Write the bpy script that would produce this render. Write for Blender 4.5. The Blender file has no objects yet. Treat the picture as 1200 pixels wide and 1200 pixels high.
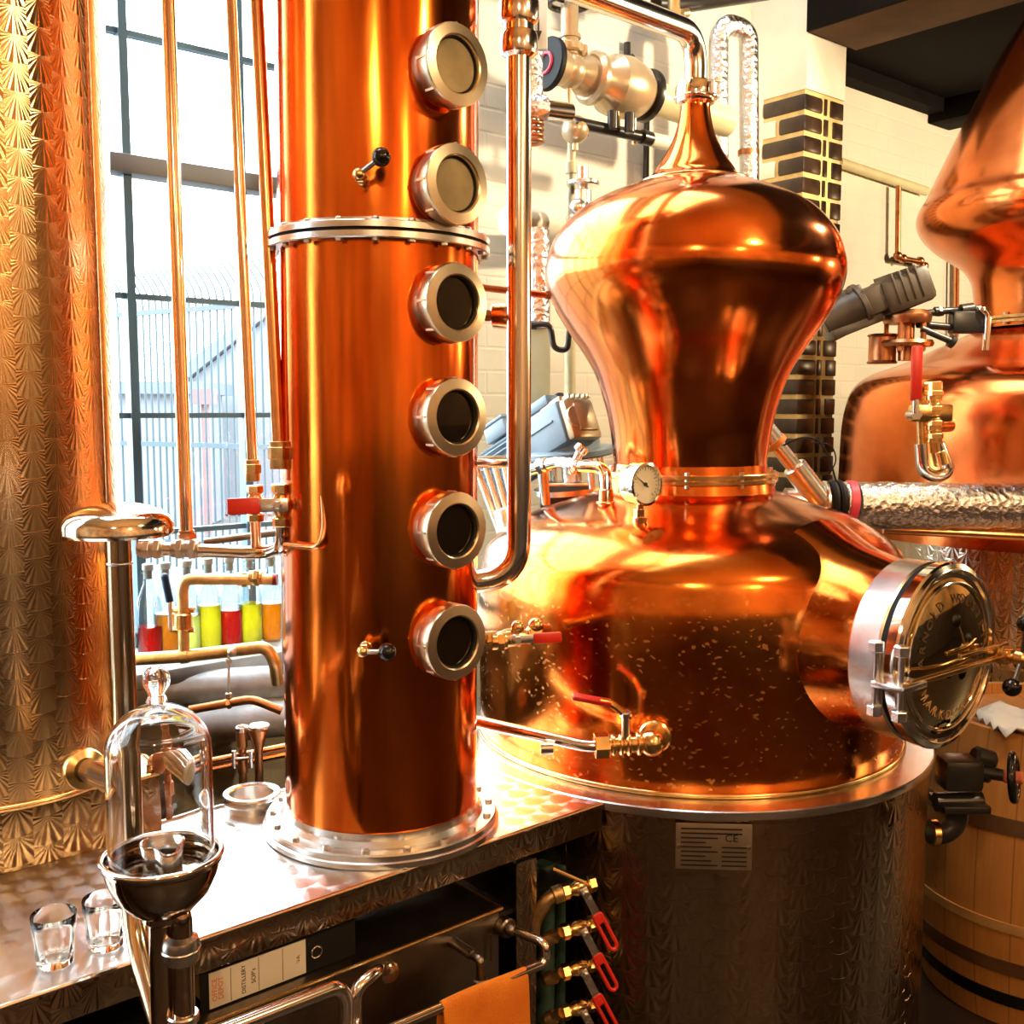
import bpy, bmesh, math, random
from mathutils import Vector, Matrix
random.seed(7)
SC = bpy.context.scene
COL = SC.collection
PI = math.pi
R_ = math.radians

# ------------------------------------------------------------------ camera, world, light, exposure
F = 1230.0
PITCH = R_(5.57)
CAMZ = 1.6
cam_d = bpy.data.cameras.new('camera'); cam = bpy.data.objects.new('camera', cam_d); COL.objects.link(cam)
cam.location = (0, 0, CAMZ); cam.rotation_euler = (PI / 2 - PITCH, 0, 0)
cam_d.sensor_fit = 'HORIZONTAL'; cam_d.sensor_width = 36.0; cam_d.lens = 36.0 * F / 1200.0
cam_d.clip_start = 0.05; cam_d.clip_end = 200
SC.camera = cam
SC.view_settings.view_transform = 'Standard'; SC.view_settings.look = 'None'
SC.view_settings.gamma = 1.0; SC.view_settings.use_curve_mapping = False
SC.view_settings.exposure = 0.2
SC.cycles.use_denoising = True
SC.cycles.max_bounces = 12; SC.cycles.glossy_bounces = 6; SC.cycles.diffuse_bounces = 4
SC.cycles.transparent_max_bounces = 24; SC.cycles.transmission_bounces = 10
SC.cycles.caustics_reflective = False; SC.cycles.caustics_refractive = False
SC.cycles.sample_clamp_indirect = 8.0

W = bpy.data.worlds.new('sky'); SC.world = W; W.use_nodes = True
bg = W.node_tree.nodes['Background']; bg.inputs[0].default_value = (0.86, 0.94, 1.0, 1); bg.inputs[1].default_value = 12.0

O = Vector((-0.490, 1.517))
U2 = Vector((math.cos(R_(40)), math.sin(R_(40))))
V2 = Vector((-math.sin(R_(40)), math.cos(R_(40))))
UU = Vector((U2.x, U2.y, 0)); VV = Vector((V2.x, V2.y, 0)); ZZ = Vector((0, 0, 1))
def uv(u, v, z=0.0):
    p = O + U2 * u + V2 * v
    return Vector((p.x, p.y, z))
def ray(px, py):
    dx = (px - 600) / F; dy = (600 - py) / F
    return Vector((dx, math.cos(PITCH) + dy * math.sin(PITCH), -math.sin(PITCH) + dy * math.cos(PITCH)))
def at(px, py, Y):
    d = ray(px, py); return Vector((0, 0, CAMZ)) + d * (Y / d.y)
def atz(px, py, z):
    d = ray(px, py); return Vector((0, 0, CAMZ)) + d * ((z - CAMZ) / d.z)
def onv(px, py, v):
    d = ray(px, py); n = VV
    o = Vector((0, 0, CAMZ)); p0 = uv(0, v, 0)
    return o + d * ((p0 - o).dot(n) / d.dot(n))
def scale_at(Y): return Y / F     # metres per pixel

def lamp(name, loc, power, color, size, spot=None, target=None):
    l = bpy.data.lights.new(name, 'SPOT' if spot else 'POINT'); l.energy = power; l.color = color; l.shadow_soft_size = size
    o = bpy.data.objects.new(name, l); COL.objects.link(o); o.location = loc
    if spot:
        l.spot_size = R_(spot); l.spot_blend = 0.5
        o.rotation_euler = (Vector(target) - Vector(loc)).to_track_quat('-Z', 'Y').to_euler()
    return o
WARM = (1.0, 0.72, 0.40)
lamp('ceiling_lamp', uv(1.2, -2.1, 3.0), 75, WARM, 0.07)
lamp('ceiling_lamp', uv(4.2, -2.4, 2.2), 50, WARM, 0.06)
lamp('ceiling_lamp', uv(-1.4, -2.4, 3.0), 70, WARM, 0.07)
lamp('ceiling_lamp', uv(0.2, -4.0, 2.9), 65, (1.0, 0.60, 0.28), 0.07)
lamp('ceiling_lamp', uv(6.9, -2.0, 2.2), 130, WARM, 0.06)  # unseen lamp added to brighten the right wall for the door's reflection
lamp('wall_spot_lamp', uv(2.75, -0.4, 2.7), 150, (1.0, 0.84, 0.58), 0.05, 105, uv(1.9, 1.25, 2.1))
lamp('wall_spot_lamp', uv(4.2, -0.5, 2.55), 115, (1.0, 0.84, 0.58), 0.05, 110, uv(4.0, 1.25, 1.9))

# ------------------------------------------------------------------ shader helpers
class S:
    def __init__(s, nt, k): s.nt = nt; s.k = k
    def _b(s, op, a, b=None, c=None):
        n = s.nt.nodes.new('ShaderNodeMath'); n.operation = op
        for i, x in enumerate((a, b, c)):
            if x is None: continue
            if isinstance(x, S): s.nt.links.new(x.k, n.inputs[i])
            else: n.inputs[i].default_value = x
        return S(s.nt, n.outputs[0])
    def __add__(s, o): return s._b('ADD', s, o)
    __radd__ = __add__
    def __sub__(s, o): return s._b('SUBTRACT', s, o)
    def __rsub__(s, o): return s._b('SUBTRACT', o, s)
    def __mul__(s, o): return s._b('MULTIPLY', s, o)
    __rmul__ = __mul__
    def __truediv__(s, o): return s._b('DIVIDE', s, o)
    def f(s, op, b=None, c=None): return s._b(op, s, b, c)
class MatB:
    def __init__(m, name):
        m.mat = bpy.data.materials.new(name); m.mat.use_nodes = True
        m.nt = m.mat.node_tree; m.p = m.nt.nodes['Principled BSDF']; m.out = m.nt.nodes['Material Output']
    def set(m, **k):
        for a, v in k.items():
            i = m.p.inputs[a.replace('_', ' ')]
            if isinstance(v, S): m.nt.links.new(v.k, i)
            elif hasattr(v, 'is_output'): m.nt.links.new(v, i)
            else: i.default_value = v if not (isinstance(v, tuple) and len(v) == 3 and i.type == 'RGBA') else (*v, 1)
        return m
    def coord(m, kind='Object'):
        n = m.nt.nodes.new('ShaderNodeTexCoord'); return n.outputs[kind]
    def geo(m, kind): return m.nt.nodes.new('ShaderNodeNewGeometry').outputs[kind]
    def sep(m, vec):
        n = m.nt.nodes.new('ShaderNodeSeparateXYZ'); m.nt.links.new(vec, n.inputs[0])
        return [S(m.nt, o) for o in n.outputs]
    def comb(m, x, y, z):
        n = m.nt.nodes.new('ShaderNodeCombineXYZ')
        for i, v in enumerate((x, y, z)):
            if isinstance(v, S): m.nt.links.new(v.k, n.inputs[i])
            else: n.inputs[i].default_value = v
        return n.outputs[0]
    def map(m, vec, scale=(1, 1, 1), rot=(0, 0, 0), loc=(0, 0, 0)):
        n = m.nt.nodes.new('ShaderNodeMapping'); m.nt.links.new(vec, n.inputs[0])
        n.inputs['Scale'].default_value = scale; n.inputs['Rotation'].default_value = rot; n.inputs['Location'].default_value = loc
        return n.outputs[0]
    def noise(m, vec, scale, detail=3, rough=0.55, dist=0.0):
        n = m.nt.nodes.new('ShaderNodeTexNoise'); m.nt.links.new(vec, n.inputs['Vector'])
        n.inputs['Scale'].default_value = scale; n.inputs['Detail'].default_value = detail
        n.inputs['Roughness'].default_value = rough; n.inputs['Distortion'].default_value = dist
        return S(m.nt, n.outputs[0])
    def vor(m, vec, scale, feature='F1'):
        n = m.nt.nodes.new('ShaderNodeTexVoronoi'); m.nt.links.new(vec, n.inputs['Vector'])
        n.feature = feature; n.inputs['Scale'].default_value = scale
        return S(m.nt, n.outputs['Distance'])
    def ramp(m, fac, stops, interp='LINEAR'):
        n = m.nt.nodes.new('ShaderNodeValToRGB'); m.nt.links.new(fac.k, n.inputs[0]); cr = n.color_ramp; cr.interpolation = interp
        while len(cr.elements) < len(stops): cr.elements.new(0.5)
        for e, (p, c) in zip(cr.elements, stops):
            e.position = p; e.color = (*c, 1) if isinstance(c, tuple) else (c, c, c, 1)
        return S(m.nt, n.outputs[0])
    def mix(m, fac, a, b):
        n = m.nt.nodes.new('ShaderNodeMix'); n.data_type = 'RGBA'
        for idx, v in ((0, fac), (6, a), (7, b)):
            if isinstance(v, S): m.nt.links.new(v.k, n.inputs[idx])
            elif isinstance(v, tuple): n.inputs[idx].default_value = (*v, 1)
            else: n.inputs[idx].default_value = v
        return S(m.nt, n.outputs[2])
    def bump(m, h, strength=0.3, dist=0.01):
        n = m.nt.nodes.new('ShaderNodeBump'); m.nt.links.new(h.k, n.inputs['Height'])
        n.inputs['Strength'].default_value = strength; n.inputs['Distance'].default_value = dist
        m.nt.links.new(n.outputs[0], m.p.inputs['Normal']); return m
    def vecop(m, op, a, b=None, scale=None):
        n = m.nt.nodes.new('ShaderNodeVectorMath'); n.operation = op
        for i, v in enumerate((a, b)):
            if v is None: continue
            if hasattr(v, 'is_output'): m.nt.links.new(v, n.inputs[i])
            else: n.inputs[i].default_value = v
        if scale is not None:
            if isinstance(scale, S): m.nt.links.new(scale.k, n.inputs['Scale'])
            else: n.inputs['Scale'].default_value = scale
        return n

def plain(name, col, rough=0.5, metal=0.0, var=0.0, vscale=8.0, bump=0.0, bscale=30.0, **kw):
    m = MatB(name); m.set(Roughness=rough, Metallic=metal, **kw)
    c = m.coord()
    if var:
        n = m.noise(c, vscale, 4)
        d = tuple(x * (1 - var) for x in col); l = tuple(min(1, x * (1 + var)) for x in col)
        m.set(Base_Color=m.ramp(n, [(0.3, d), (0.7, l)]))
    else: m.set(Base_Color=col)
    if bump: m.bump(m.noise(c, bscale, 4), bump, 0.004)
    return m.mat

def copper(name, lo, hi, r0, r1, stretch=(1, 1, 1), scale=3.0, spots=0.0, bump=0.04, bscale=6.0):
    m = MatB(name); c = m.coord(); mc = m.map(c, stretch)
    n = m.noise(mc, scale, 5, 0.6, 0.3)
    col = m.ramp(n, [(0.3, lo), (0.68, hi)])
    rg = m.ramp(m.noise(mc, scale * 2.3, 4), [(0.3, r0), (0.7, r1)])
    if spots:
        _, _, z = m.sep(c)
        lower = m.ramp(z * 0.5, [(0.56, 1.0), (0.63, 0.0)])
        nz = m.nt.nodes.new('ShaderNodeTexNoise'); m.nt.links.new(c, nz.inputs['Vector']); nz.inputs['Scale'].default_value = 30.0
        c = m.vecop('ADD', c, m.vecop('SCALE', nz.outputs['Color'], scale=0.035).outputs[0]).outputs[0]
        v = m.vor(m.map(c, (1, 1, 1.6)), 46.0)
        big = m.vor(m.map(c, (1, 1, 1.7), loc=(3, 1, 2)), 21.0)
        th = m.noise(c, 7.0, 3)
        f1 = m.ramp(v, [(0.12, 1.0), (0.34, 0.0)]) * m.ramp(th, [(0.34, 0.0), (0.56, 1.0)])
        f2 = m.ramp(big, [(0.08, 0.8), (0.2, 0.0)]) * m.ramp(th, [(0.5, 0.0), (0.6, 1.0)])
        fac = (f1 + f2).f('MINIMUM', 1.0) * spots * lower
        col = m.mix(fac, col, (0.95, 0.50, 0.16)); rg = m.mix(fac, rg, (0.5, 0.5, 0.5))
    m.set(Base_Color=col, Metallic=1.0, Roughness=rg)
    m.bump(m.noise(m.map(c, stretch), bscale, 2), bump, 0.02)
    return m.mat

def engine_turned(name, mode, cell, rad, Rc=1.0, base=(0.62, 0.60, 0.57), rough=0.28, T=None, B=None, ribs=16, rib_s=0.25, aniso=0.75, tint=None):
    """overlapping machined discs; mode 'cyl' works around the object's z axis, 'flat' along the vectors T and B"""
    m = MatB(name); c = m.coord()
    if mode == 'cyl':
        x, y, z = m.sep(c)
        th = y.f('ARCTAN2', x); s = th * Rc; t = z
        Tv = m.comb(th.f('SINE') * -1.0, th.f('COSINE'), 0.0); Bv = (0, 0, 1)
    else:
        s = S(m.nt, m.vecop('DOT_PRODUCT', c, tuple(T)).outputs['Value']); t = S(m.nt, m.vecop('DOT_PRODUCT', c, tuple(B)).outputs['Value'])
        Tv = tuple(T); Bv = tuple(B)
    dx, dy = cell
    ci = (s / dx).f('FLOOR')
    lx = s - (ci + 0.5) * dx
    t2 = t + ci.f('FLOORED_MODULO', 2.0) * (dy * 0.5)
    arc = (rad * rad - lx * lx).f('MAXIMUM', 0.0).f('SQRT')
    k = ((t2 + arc) / dy).f('FLOOR')
    ly = t2 - k * dy
    n1 = m.vecop('SCALE', Tv, scale=lx); n2 = m.vecop('SCALE', Bv, scale=ly)
    tg = m.vecop('NORMALIZE', m.vecop('ADD', n1.outputs[0], n2.outputs[0]).outputs[0])
    ang = ly.f('ARCTAN2', lx)
    wob = m.noise(c, 9.0, 3)
    col = m.ramp(wob, [(0.3, tuple(x * 0.82 for x in base)), (0.7, base)])
    dist = (lx * lx + ly * ly).f('SQRT')
    m.set(Base_Color=col, Metallic=1.0, Roughness=rough, Anisotropic=aniso)
    m.nt.links.new(tg.outputs[0], m.p.inputs['Tangent'])
    h = (ang * float(ribs)).f('SINE') * 0.25 * (dist / rad) - dist * (1.6 / rad)
    m.bump(h, rib_s, rad * 0.035)
    return m.mat

def thin_glass(name, col=(1, 1, 1), refl=0.05, edge=0.75, rough=0.02):
    m = MatB(name); nt = m.nt
    tr = nt.nodes.new('ShaderNodeBsdfTransparent'); tr.inputs[0].default_value = (*col, 1)
    gl = nt.nodes.new('ShaderNodeBsdfGlossy'); gl.inputs['Roughness'].default_value = rough
    lw = nt.nodes.new('ShaderNodeLayerWeight'); lw.inputs['Blend'].default_value = 0.25
    f = S(nt, lw.outputs['Facing']); f = f * f * f * edge + refl
    mx = nt.nodes.new('ShaderNodeMixShader'); nt.links.new(f.k, mx.inputs[0])
    nt.links.new(tr.outputs[0], mx.inputs[1]); nt.links.new(gl.outputs[0], mx.inputs[2]); nt.links.new(mx.outputs[0], m.out.inputs[0])
    return m.mat

def brick_wall(name, paint, mortar_d=0.93, sx=1.0):
    m = MatB(name); c = m.coord()
    s = S(m.nt, m.vecop('DOT_PRODUCT', c, tuple(UU)).outputs['Value']); _, _, z = m.sep(c)
    vec = m.comb(s, z, 0.0)
    n = m.nt.nodes.new('ShaderNodeTexBrick'); m.nt.links.new(vec, n.inputs['Vector'])
    n.inputs['Scale'].default_value = 1.0; n.inputs['Brick Width'].default_value = 0.225; n.inputs['Row Height'].default_value = 0.075
    n.inputs['Mortar Size'].default_value = 0.006; n.inputs['Mortar Smooth'].default_value = 0.6
    n.inputs['Color1'].default_value = (1, 1, 1, 1); n.inputs['Color2'].default_value = (1, 1, 1, 1); n.inputs['Mortar'].default_value = (0, 0, 0, 1)
    bw = S(m.nt, n.outputs['Color'])
    no = m.noise(c, 5.0, 4)
    col = m.mix(m.ramp(no, [(0.3, 0.0), (0.7, 1.0)]), tuple(x * 0.93 for x in paint), paint)
    col = m.mix(bw, tuple(x * mortar_d for x in paint), col)
    m.set(Base_Color=col, Roughness=0.55)
    m.bump(bw + m.noise(c, 40.0, 3) * 0.4, 0.25, 0.005)
    return m.mat

M = {}
M['copper_column'] = copper('column copper', (0.54, 0.080, 0.010), (0.93, 0.245, 0.032), 0.10, 0.20, (1.6, 1.6, 0.35), 4.0, bump=0.05, bscale=9.0)
M['copper_pot'] = copper('pot copper', (0.60, 0.095, 0.014), (0.94, 0.29, 0.055), 0.10, 0.20, (1, 1, 0.8), 3.0, bump=0.05, bscale=7.0)
M['copper_kettle'] = copper('kettle copper', (0.50, 0.075, 0.010), (0.94, 0.33, 0.055), 0.11, 0.21, (1, 1, 1), 3.0, spots=0.7, bump=0.05, bscale=8.0)
M['copper_far'] = copper('far still copper', (0.50, 0.11, 0.025), (0.82, 0.25, 0.07), 0.13, 0.24, (1, 1, 1), 3.0, bump=0.05, bscale=5.0)
M['copper_pipe'] = plain('pipe copper', (0.90, 0.45, 0.20), 0.22, 1.0, 0.15, 20)
M['ring_steel'] = plain('warm machined steel', (0.84, 0.70, 0.48), 0.3, 1.0, 0.06, 30)
M['mast_steel'] = plain('warm pipe steel', (0.82, 0.64, 0.42), 0.16, 1.0, 0.06, 12)
M['copper_pale'] = plain('pale polished copper', (0.90, 0.62, 0.42), 0.13, 1.0, 0.08, 20)
M['enamel_tan'] = plain('tan enamel', (0.62, 0.46, 0.27), 0.28, 0.45, 0.12, 12)
M['mirror_dark'] = plain('smoky mirror steel', (0.42, 0.33, 0.24), 0.07, 1.0)
M['added_wainscot_warm'] = plain('varnished wainscot', (0.17, 0.085, 0.03), 0.5, 0.0, 0.4, 2.0)
M['copper_dark'] = plain('old copper', (0.45, 0.19, 0.08), 0.35, 1.0, 0.3, 20)
M['brass'] = plain('brass', (0.83, 0.55, 0.22), 0.24, 1.0, 0.2, 30)
M['brass_dull'] = plain('dull brass', (0.66, 0.46, 0.20), 0.42, 1.0, 0.25, 40)
M['chrome'] = plain('mirror steel', (0.86, 0.83, 0.78), 0.09, 1.0)
M['steel'] = plain('satin steel', (0.72, 0.70, 0.66), 0.27, 1.0, 0.08, 15)
M['steel_pipe'] = plain('polished pipe steel', (0.80, 0.74, 0.66), 0.16, 1.0, 0.06, 12)
M['steel_dark'] = plain('dark steel', (0.26, 0.22, 0.18), 0.3, 1.0, 0.2, 15)
M['nut'] = plain('nut steel', (0.60, 0.57, 0.52), 0.3, 1.0)
M['black'] = plain('black rubber', (0.012, 0.011, 0.010), 0.6, Specular_IOR_Level=0.2)
M['black_gloss'] = plain('black plastic', (0.010, 0.008, 0.008), 0.12)
M['black_iron'] = plain('black painted iron', (0.02, 0.018, 0.016), 0.3, 0.0, 0.3, 20)
M['red'] = plain('red grip plastic', (0.80, 0.035, 0.02), 0.35, 0.0, 0.08, 20)
M['pink'] = plain('pink red tape', (0.90, 0.07, 0.12), 0.45)
M['blue'] = plain('blue grip', (0.02, 0.06, 0.16), 0.35)
M['motor_grey'] = plain('blue grey enamel', (0.25, 0.305, 0.345), 0.38, 0.0, 0.1, 12)
M['motor_brown'] = plain('brown enamel', (0.055, 0.036, 0.02), 0.45, 0.0, 0.2, 10, bump=0.1, bscale=40)
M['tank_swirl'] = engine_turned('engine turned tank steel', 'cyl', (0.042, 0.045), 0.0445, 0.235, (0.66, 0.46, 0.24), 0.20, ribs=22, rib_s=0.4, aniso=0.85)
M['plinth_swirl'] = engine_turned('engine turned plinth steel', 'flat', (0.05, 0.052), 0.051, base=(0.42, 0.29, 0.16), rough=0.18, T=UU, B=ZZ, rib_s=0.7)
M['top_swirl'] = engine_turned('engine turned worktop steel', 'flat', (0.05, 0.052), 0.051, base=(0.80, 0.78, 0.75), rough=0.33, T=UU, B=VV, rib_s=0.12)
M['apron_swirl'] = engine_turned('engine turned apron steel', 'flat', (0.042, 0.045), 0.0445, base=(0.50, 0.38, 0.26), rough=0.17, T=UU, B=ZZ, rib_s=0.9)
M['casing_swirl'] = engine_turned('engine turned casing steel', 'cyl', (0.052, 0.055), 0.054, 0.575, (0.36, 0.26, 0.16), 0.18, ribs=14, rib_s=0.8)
M['far_swirl'] = engine_turned('quilted steel', 'cyl', (0.046, 0.046), 0.045, 0.72, (0.86, 0.76, 0.60), 0.17, ribs=12, rib_s=1.0)
m = MatB('crinkled foil'); c = m.coord(); m.set(Base_Color=(0.66, 0.67, 0.68), Metallic=1.0, Roughness=0.27); m.bump(m.vor(c, 60) + m.noise(c, 90, 4), 0.6, 0.006); M['foil'] = m.mat
M['foil_dull'] = plain('dull insulation', (0.78, 0.78, 0.78), 0.45, 0.15, 0.25, 12, bump=0.5, bscale=25)
M['white_wall'] = brick_wall('painted white brick', (0.84, 0.76, 0.60), 0.965)
M['cream'] = plain('cream paint', (0.84, 0.77, 0.62), 0.5, 0.0, 0.05, 6)
M['cream_pipe'] = plain('cream painted pipe', (0.72, 0.60, 0.34), 0.4, 0.0, 0.1, 9)
M['brick_dark'] = plain('dark glazed brick', (0.035, 0.018, 0.010), 0.3, 0.0, 0.7, 14)
M['mortar'] = plain('ochre mortar', (0.72, 0.50, 0.20), 0.8, 0.0, 0.2, 20)
M['room_brown'] = plain('dark timber wainscot', (0.035, 0.018, 0.010), 0.6, 0.0, 0.4, 2.0)
M['room_upper'] = plain('ochre rear wall', (0.62, 0.34, 0.14), 0.7, 0.0, 0.5, 0.9)
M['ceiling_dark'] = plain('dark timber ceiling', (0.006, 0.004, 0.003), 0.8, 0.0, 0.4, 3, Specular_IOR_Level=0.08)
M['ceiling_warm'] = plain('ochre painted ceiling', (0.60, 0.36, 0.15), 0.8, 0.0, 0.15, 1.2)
M['beam'] = plain('brown timber beam', (0.11, 0.05, 0.018), 0.7, 0.0, 0.4, 4, Specular_IOR_Level=0.15)
M['floor'] = plain('dark concrete floor', (0.02, 0.012, 0.008), 0.4, 0.0, 0.4, 3)
M['frame_blue'] = plain('blue grey window steel', (0.10, 0.19, 0.24), 0.4)
M['transom'] = plain('grey brown transom', (0.22, 0.20, 0.18), 0.5)
M['pane'] = thin_glass('window glass', (0.97, 0.99, 1.0), 0.03, 0.4)
def real_glass(name, col, ior):
    m = MatB(name); g = m.nt.nodes.new('ShaderNodeBsdfGlass'); g.inputs['Color'].default_value = (*col, 1); g.inputs['Roughness'].default_value = 0.0; g.inputs['IOR'].default_value = ior
    m.nt.links.new(g.outputs[0], m.out.inputs[0]); return m.mat
M['bell'] = real_glass('clear bell glass', (0.99, 0.99, 0.985), 1.46)
M['tumbler'] = real_glass('tumbler glass', (0.98, 0.97, 0.95), 1.46)
M['bottle'] = thin_glass('bottle glass', (0.80, 0.87, 0.89), 0.06, 0.9)
for nme, cc in (('red', (0.80, 0.02, 0.005)), ('amber', (0.92, 0.42, 0.02)), ('yellow', (0.95, 0.80, 0.08)), ('pale', (0.96, 0.90, 0.35))):
    mm = MatB(nme + ' spirit'); nt = mm.nt
    tr = nt.nodes.new('ShaderNodeBsdfTransparent'); tr.inputs[0].default_value = (*cc, 1)
    tl = nt.nodes.new('ShaderNodeBsdfTranslucent'); tl.inputs[0].default_value = (*cc, 1)
    mx = nt.nodes.new('ShaderNodeMixShader'); mx.inputs[0].default_value = 0.65
    nt.links.new(tr.outputs[0], mx.inputs[1]); nt.links.new(tl.outputs[0], mx.inputs[2])
    gl = nt.nodes.new('ShaderNodeBsdfGlossy'); gl.inputs['Roughness'].default_value = 0.1
    lw = nt.nodes.new('ShaderNodeLayerWeight'); lw.inputs['Blend'].default_value = 0.3
    m2 = nt.nodes.new('ShaderNodeMixShader'); nt.links.new(lw.outputs['Fresnel'], m2.inputs[0]); nt.links.new(mx.outputs[0], m2.inputs[1]); nt.links.new(gl.outputs[0], m2.inputs[2]); nt.links.new(m2.outputs[0], mm.out.inputs[0])
    M['spirit_' + nme] = mm.mat
M['cork'] = plain('pale stopper', (0.78, 0.72, 0.62), 0.6)
M['sight_glass'] = plain('dark sight glass', (0.012, 0.008, 0.005), 0.04, 0.0)
M['sight_reflecting'] = plain('sight glass', (0.40, 0.33, 0.19), 0.08, 0.0, 0.35, 9)  # warm wall's reflection painted as beige into the upper two glasses
M['dial'] = plain('gauge dial', (0.85, 0.78, 0.60), 0.4)
M['ink'] = plain('black ink', (0.01, 0.01, 0.01), 0.5)
M['ink_brown'] = plain('brown ink', (0.10, 0.05, 0.02), 0.5)
M['ink_gold'] = plain('gold lettering', (0.80, 0.48, 0.20), 0.4, 0.6)
M['orange_ink'] = plain('orange print', (0.85, 0.22, 0.03), 0.5)
M['paper'] = plain('white paper', (0.86, 0.80, 0.68), 0.6, 0.0, 0.05, 10)
M['plate'] = plain('rating plate', (0.42, 0.34, 0.24), 0.35, 0.8, 0.1, 20)
m = MatB('orange towelling'); c = m.coord(); m.set(Base_Color=m.ramp(m.noise(c, 10, 4), [(0.3, (0.80, 0.20, 0.012)), (0.7, (0.95, 0.30, 0.02))]), Roughness=0.9); m.bump(m.noise(c, 260, 2), 0.5, 0.003); M['towel'] = m.mat
m = MatB('oak staves'); c = m.coord(); x, y, z = m.sep(c); th = y.f('ARCTAN2', x)
st = (th * 3.6).f('FLOOR'); g = m.noise(m.comb(th * 6.0, z * 1.2, st), 5.0, 5)
tone = (st * 12.98).f('SINE') * 0.5 + 0.5
fr = (th * 3.6).f('FRACT'); seam = m.ramp(fr, [(0.0, 0.35), (0.03, 1.0), (0.97, 1.0), (1.0, 0.35)])
cc = m.mix(g, (0.40, 0.145, 0.03), (0.74, 0.35, 0.085)); cc = m.mix(tone * 0.35, cc, (0.50, 0.21, 0.05))
kn = m.ramp(m.vor(m.comb(th * 1.0, z * 1.6, 0.0), 5.0), [(0.0, 0.15), (0.07, 1.0)])
cc = m.mix(seam * kn, (0.10, 0.04, 0.015), cc)
m.set(Base_Color=cc, Roughness=0.55); m.bump(g, 0.15, 0.005); M['oak'] = m.mat
M['hoop_wood'] = plain('pale hoop', (0.60, 0.33, 0.11), 0.5, 0.0, 0.2, 9)
M['hoop_brown'] = plain('rusty hoop', (0.20, 0.10, 0.045), 0.45, 0.5, 0.3, 9)
M['hoop_black'] = plain('black hoop', (0.03, 0.035, 0.04), 0.3, 0.8)
M['fence'] = plain('outdoor railing paint', (0.035, 0.065, 0.08), 0.5)
M['house'] = plain('pale outdoor render', (0.19, 0.20, 0.22), 0.8, 0.0, 0.06, 2)
M['house_roof'] = plain('pale slate', (0.12, 0.14, 0.16), 0.8)
M['house_red'] = plain('faded red boards', (0.22, 0.11, 0.11), 0.8)
M['ground_out'] = plain('grey yard', (0.12, 0.12, 0.12), 0.9)
M['green_pipe'] = plain('green painted pipe', (0.06, 0.12, 0.09), 0.35)
M['sill'] = plain('pale stone sill', (0.62, 0.60, 0.56), 0.6, 0.0, 0.2, 14)
M['liquid'] = plain('clear spirit pool', (0.16, 0.10, 0.05), 0.03, 0.6)
M['cloth_red'] = plain('reddish cloth', (0.65, 0.16, 0.08), 0.8, 0.0, 0.2, 20)

# ------------------------------------------------------------------ geometry helpers (world coordinates)
def axisM(p, d, up=None):
    """matrix whose local z runs along d from p"""
    z = Vector(d).normalized(); up = Vector(up) if up is not None else (ZZ if abs(z.z) < 0.95 else Vector((0, 1, 0)))
    x = up.cross(z).normalized(); y = z.cross(x)
    m = Matrix((x, y, z)).transposed().to_4x4(); m.translation = p; return m
def roomM(p): 
    m = Matrix((UU, VV, ZZ)).transposed().to_4x4(); m.translation = p; return m

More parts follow.
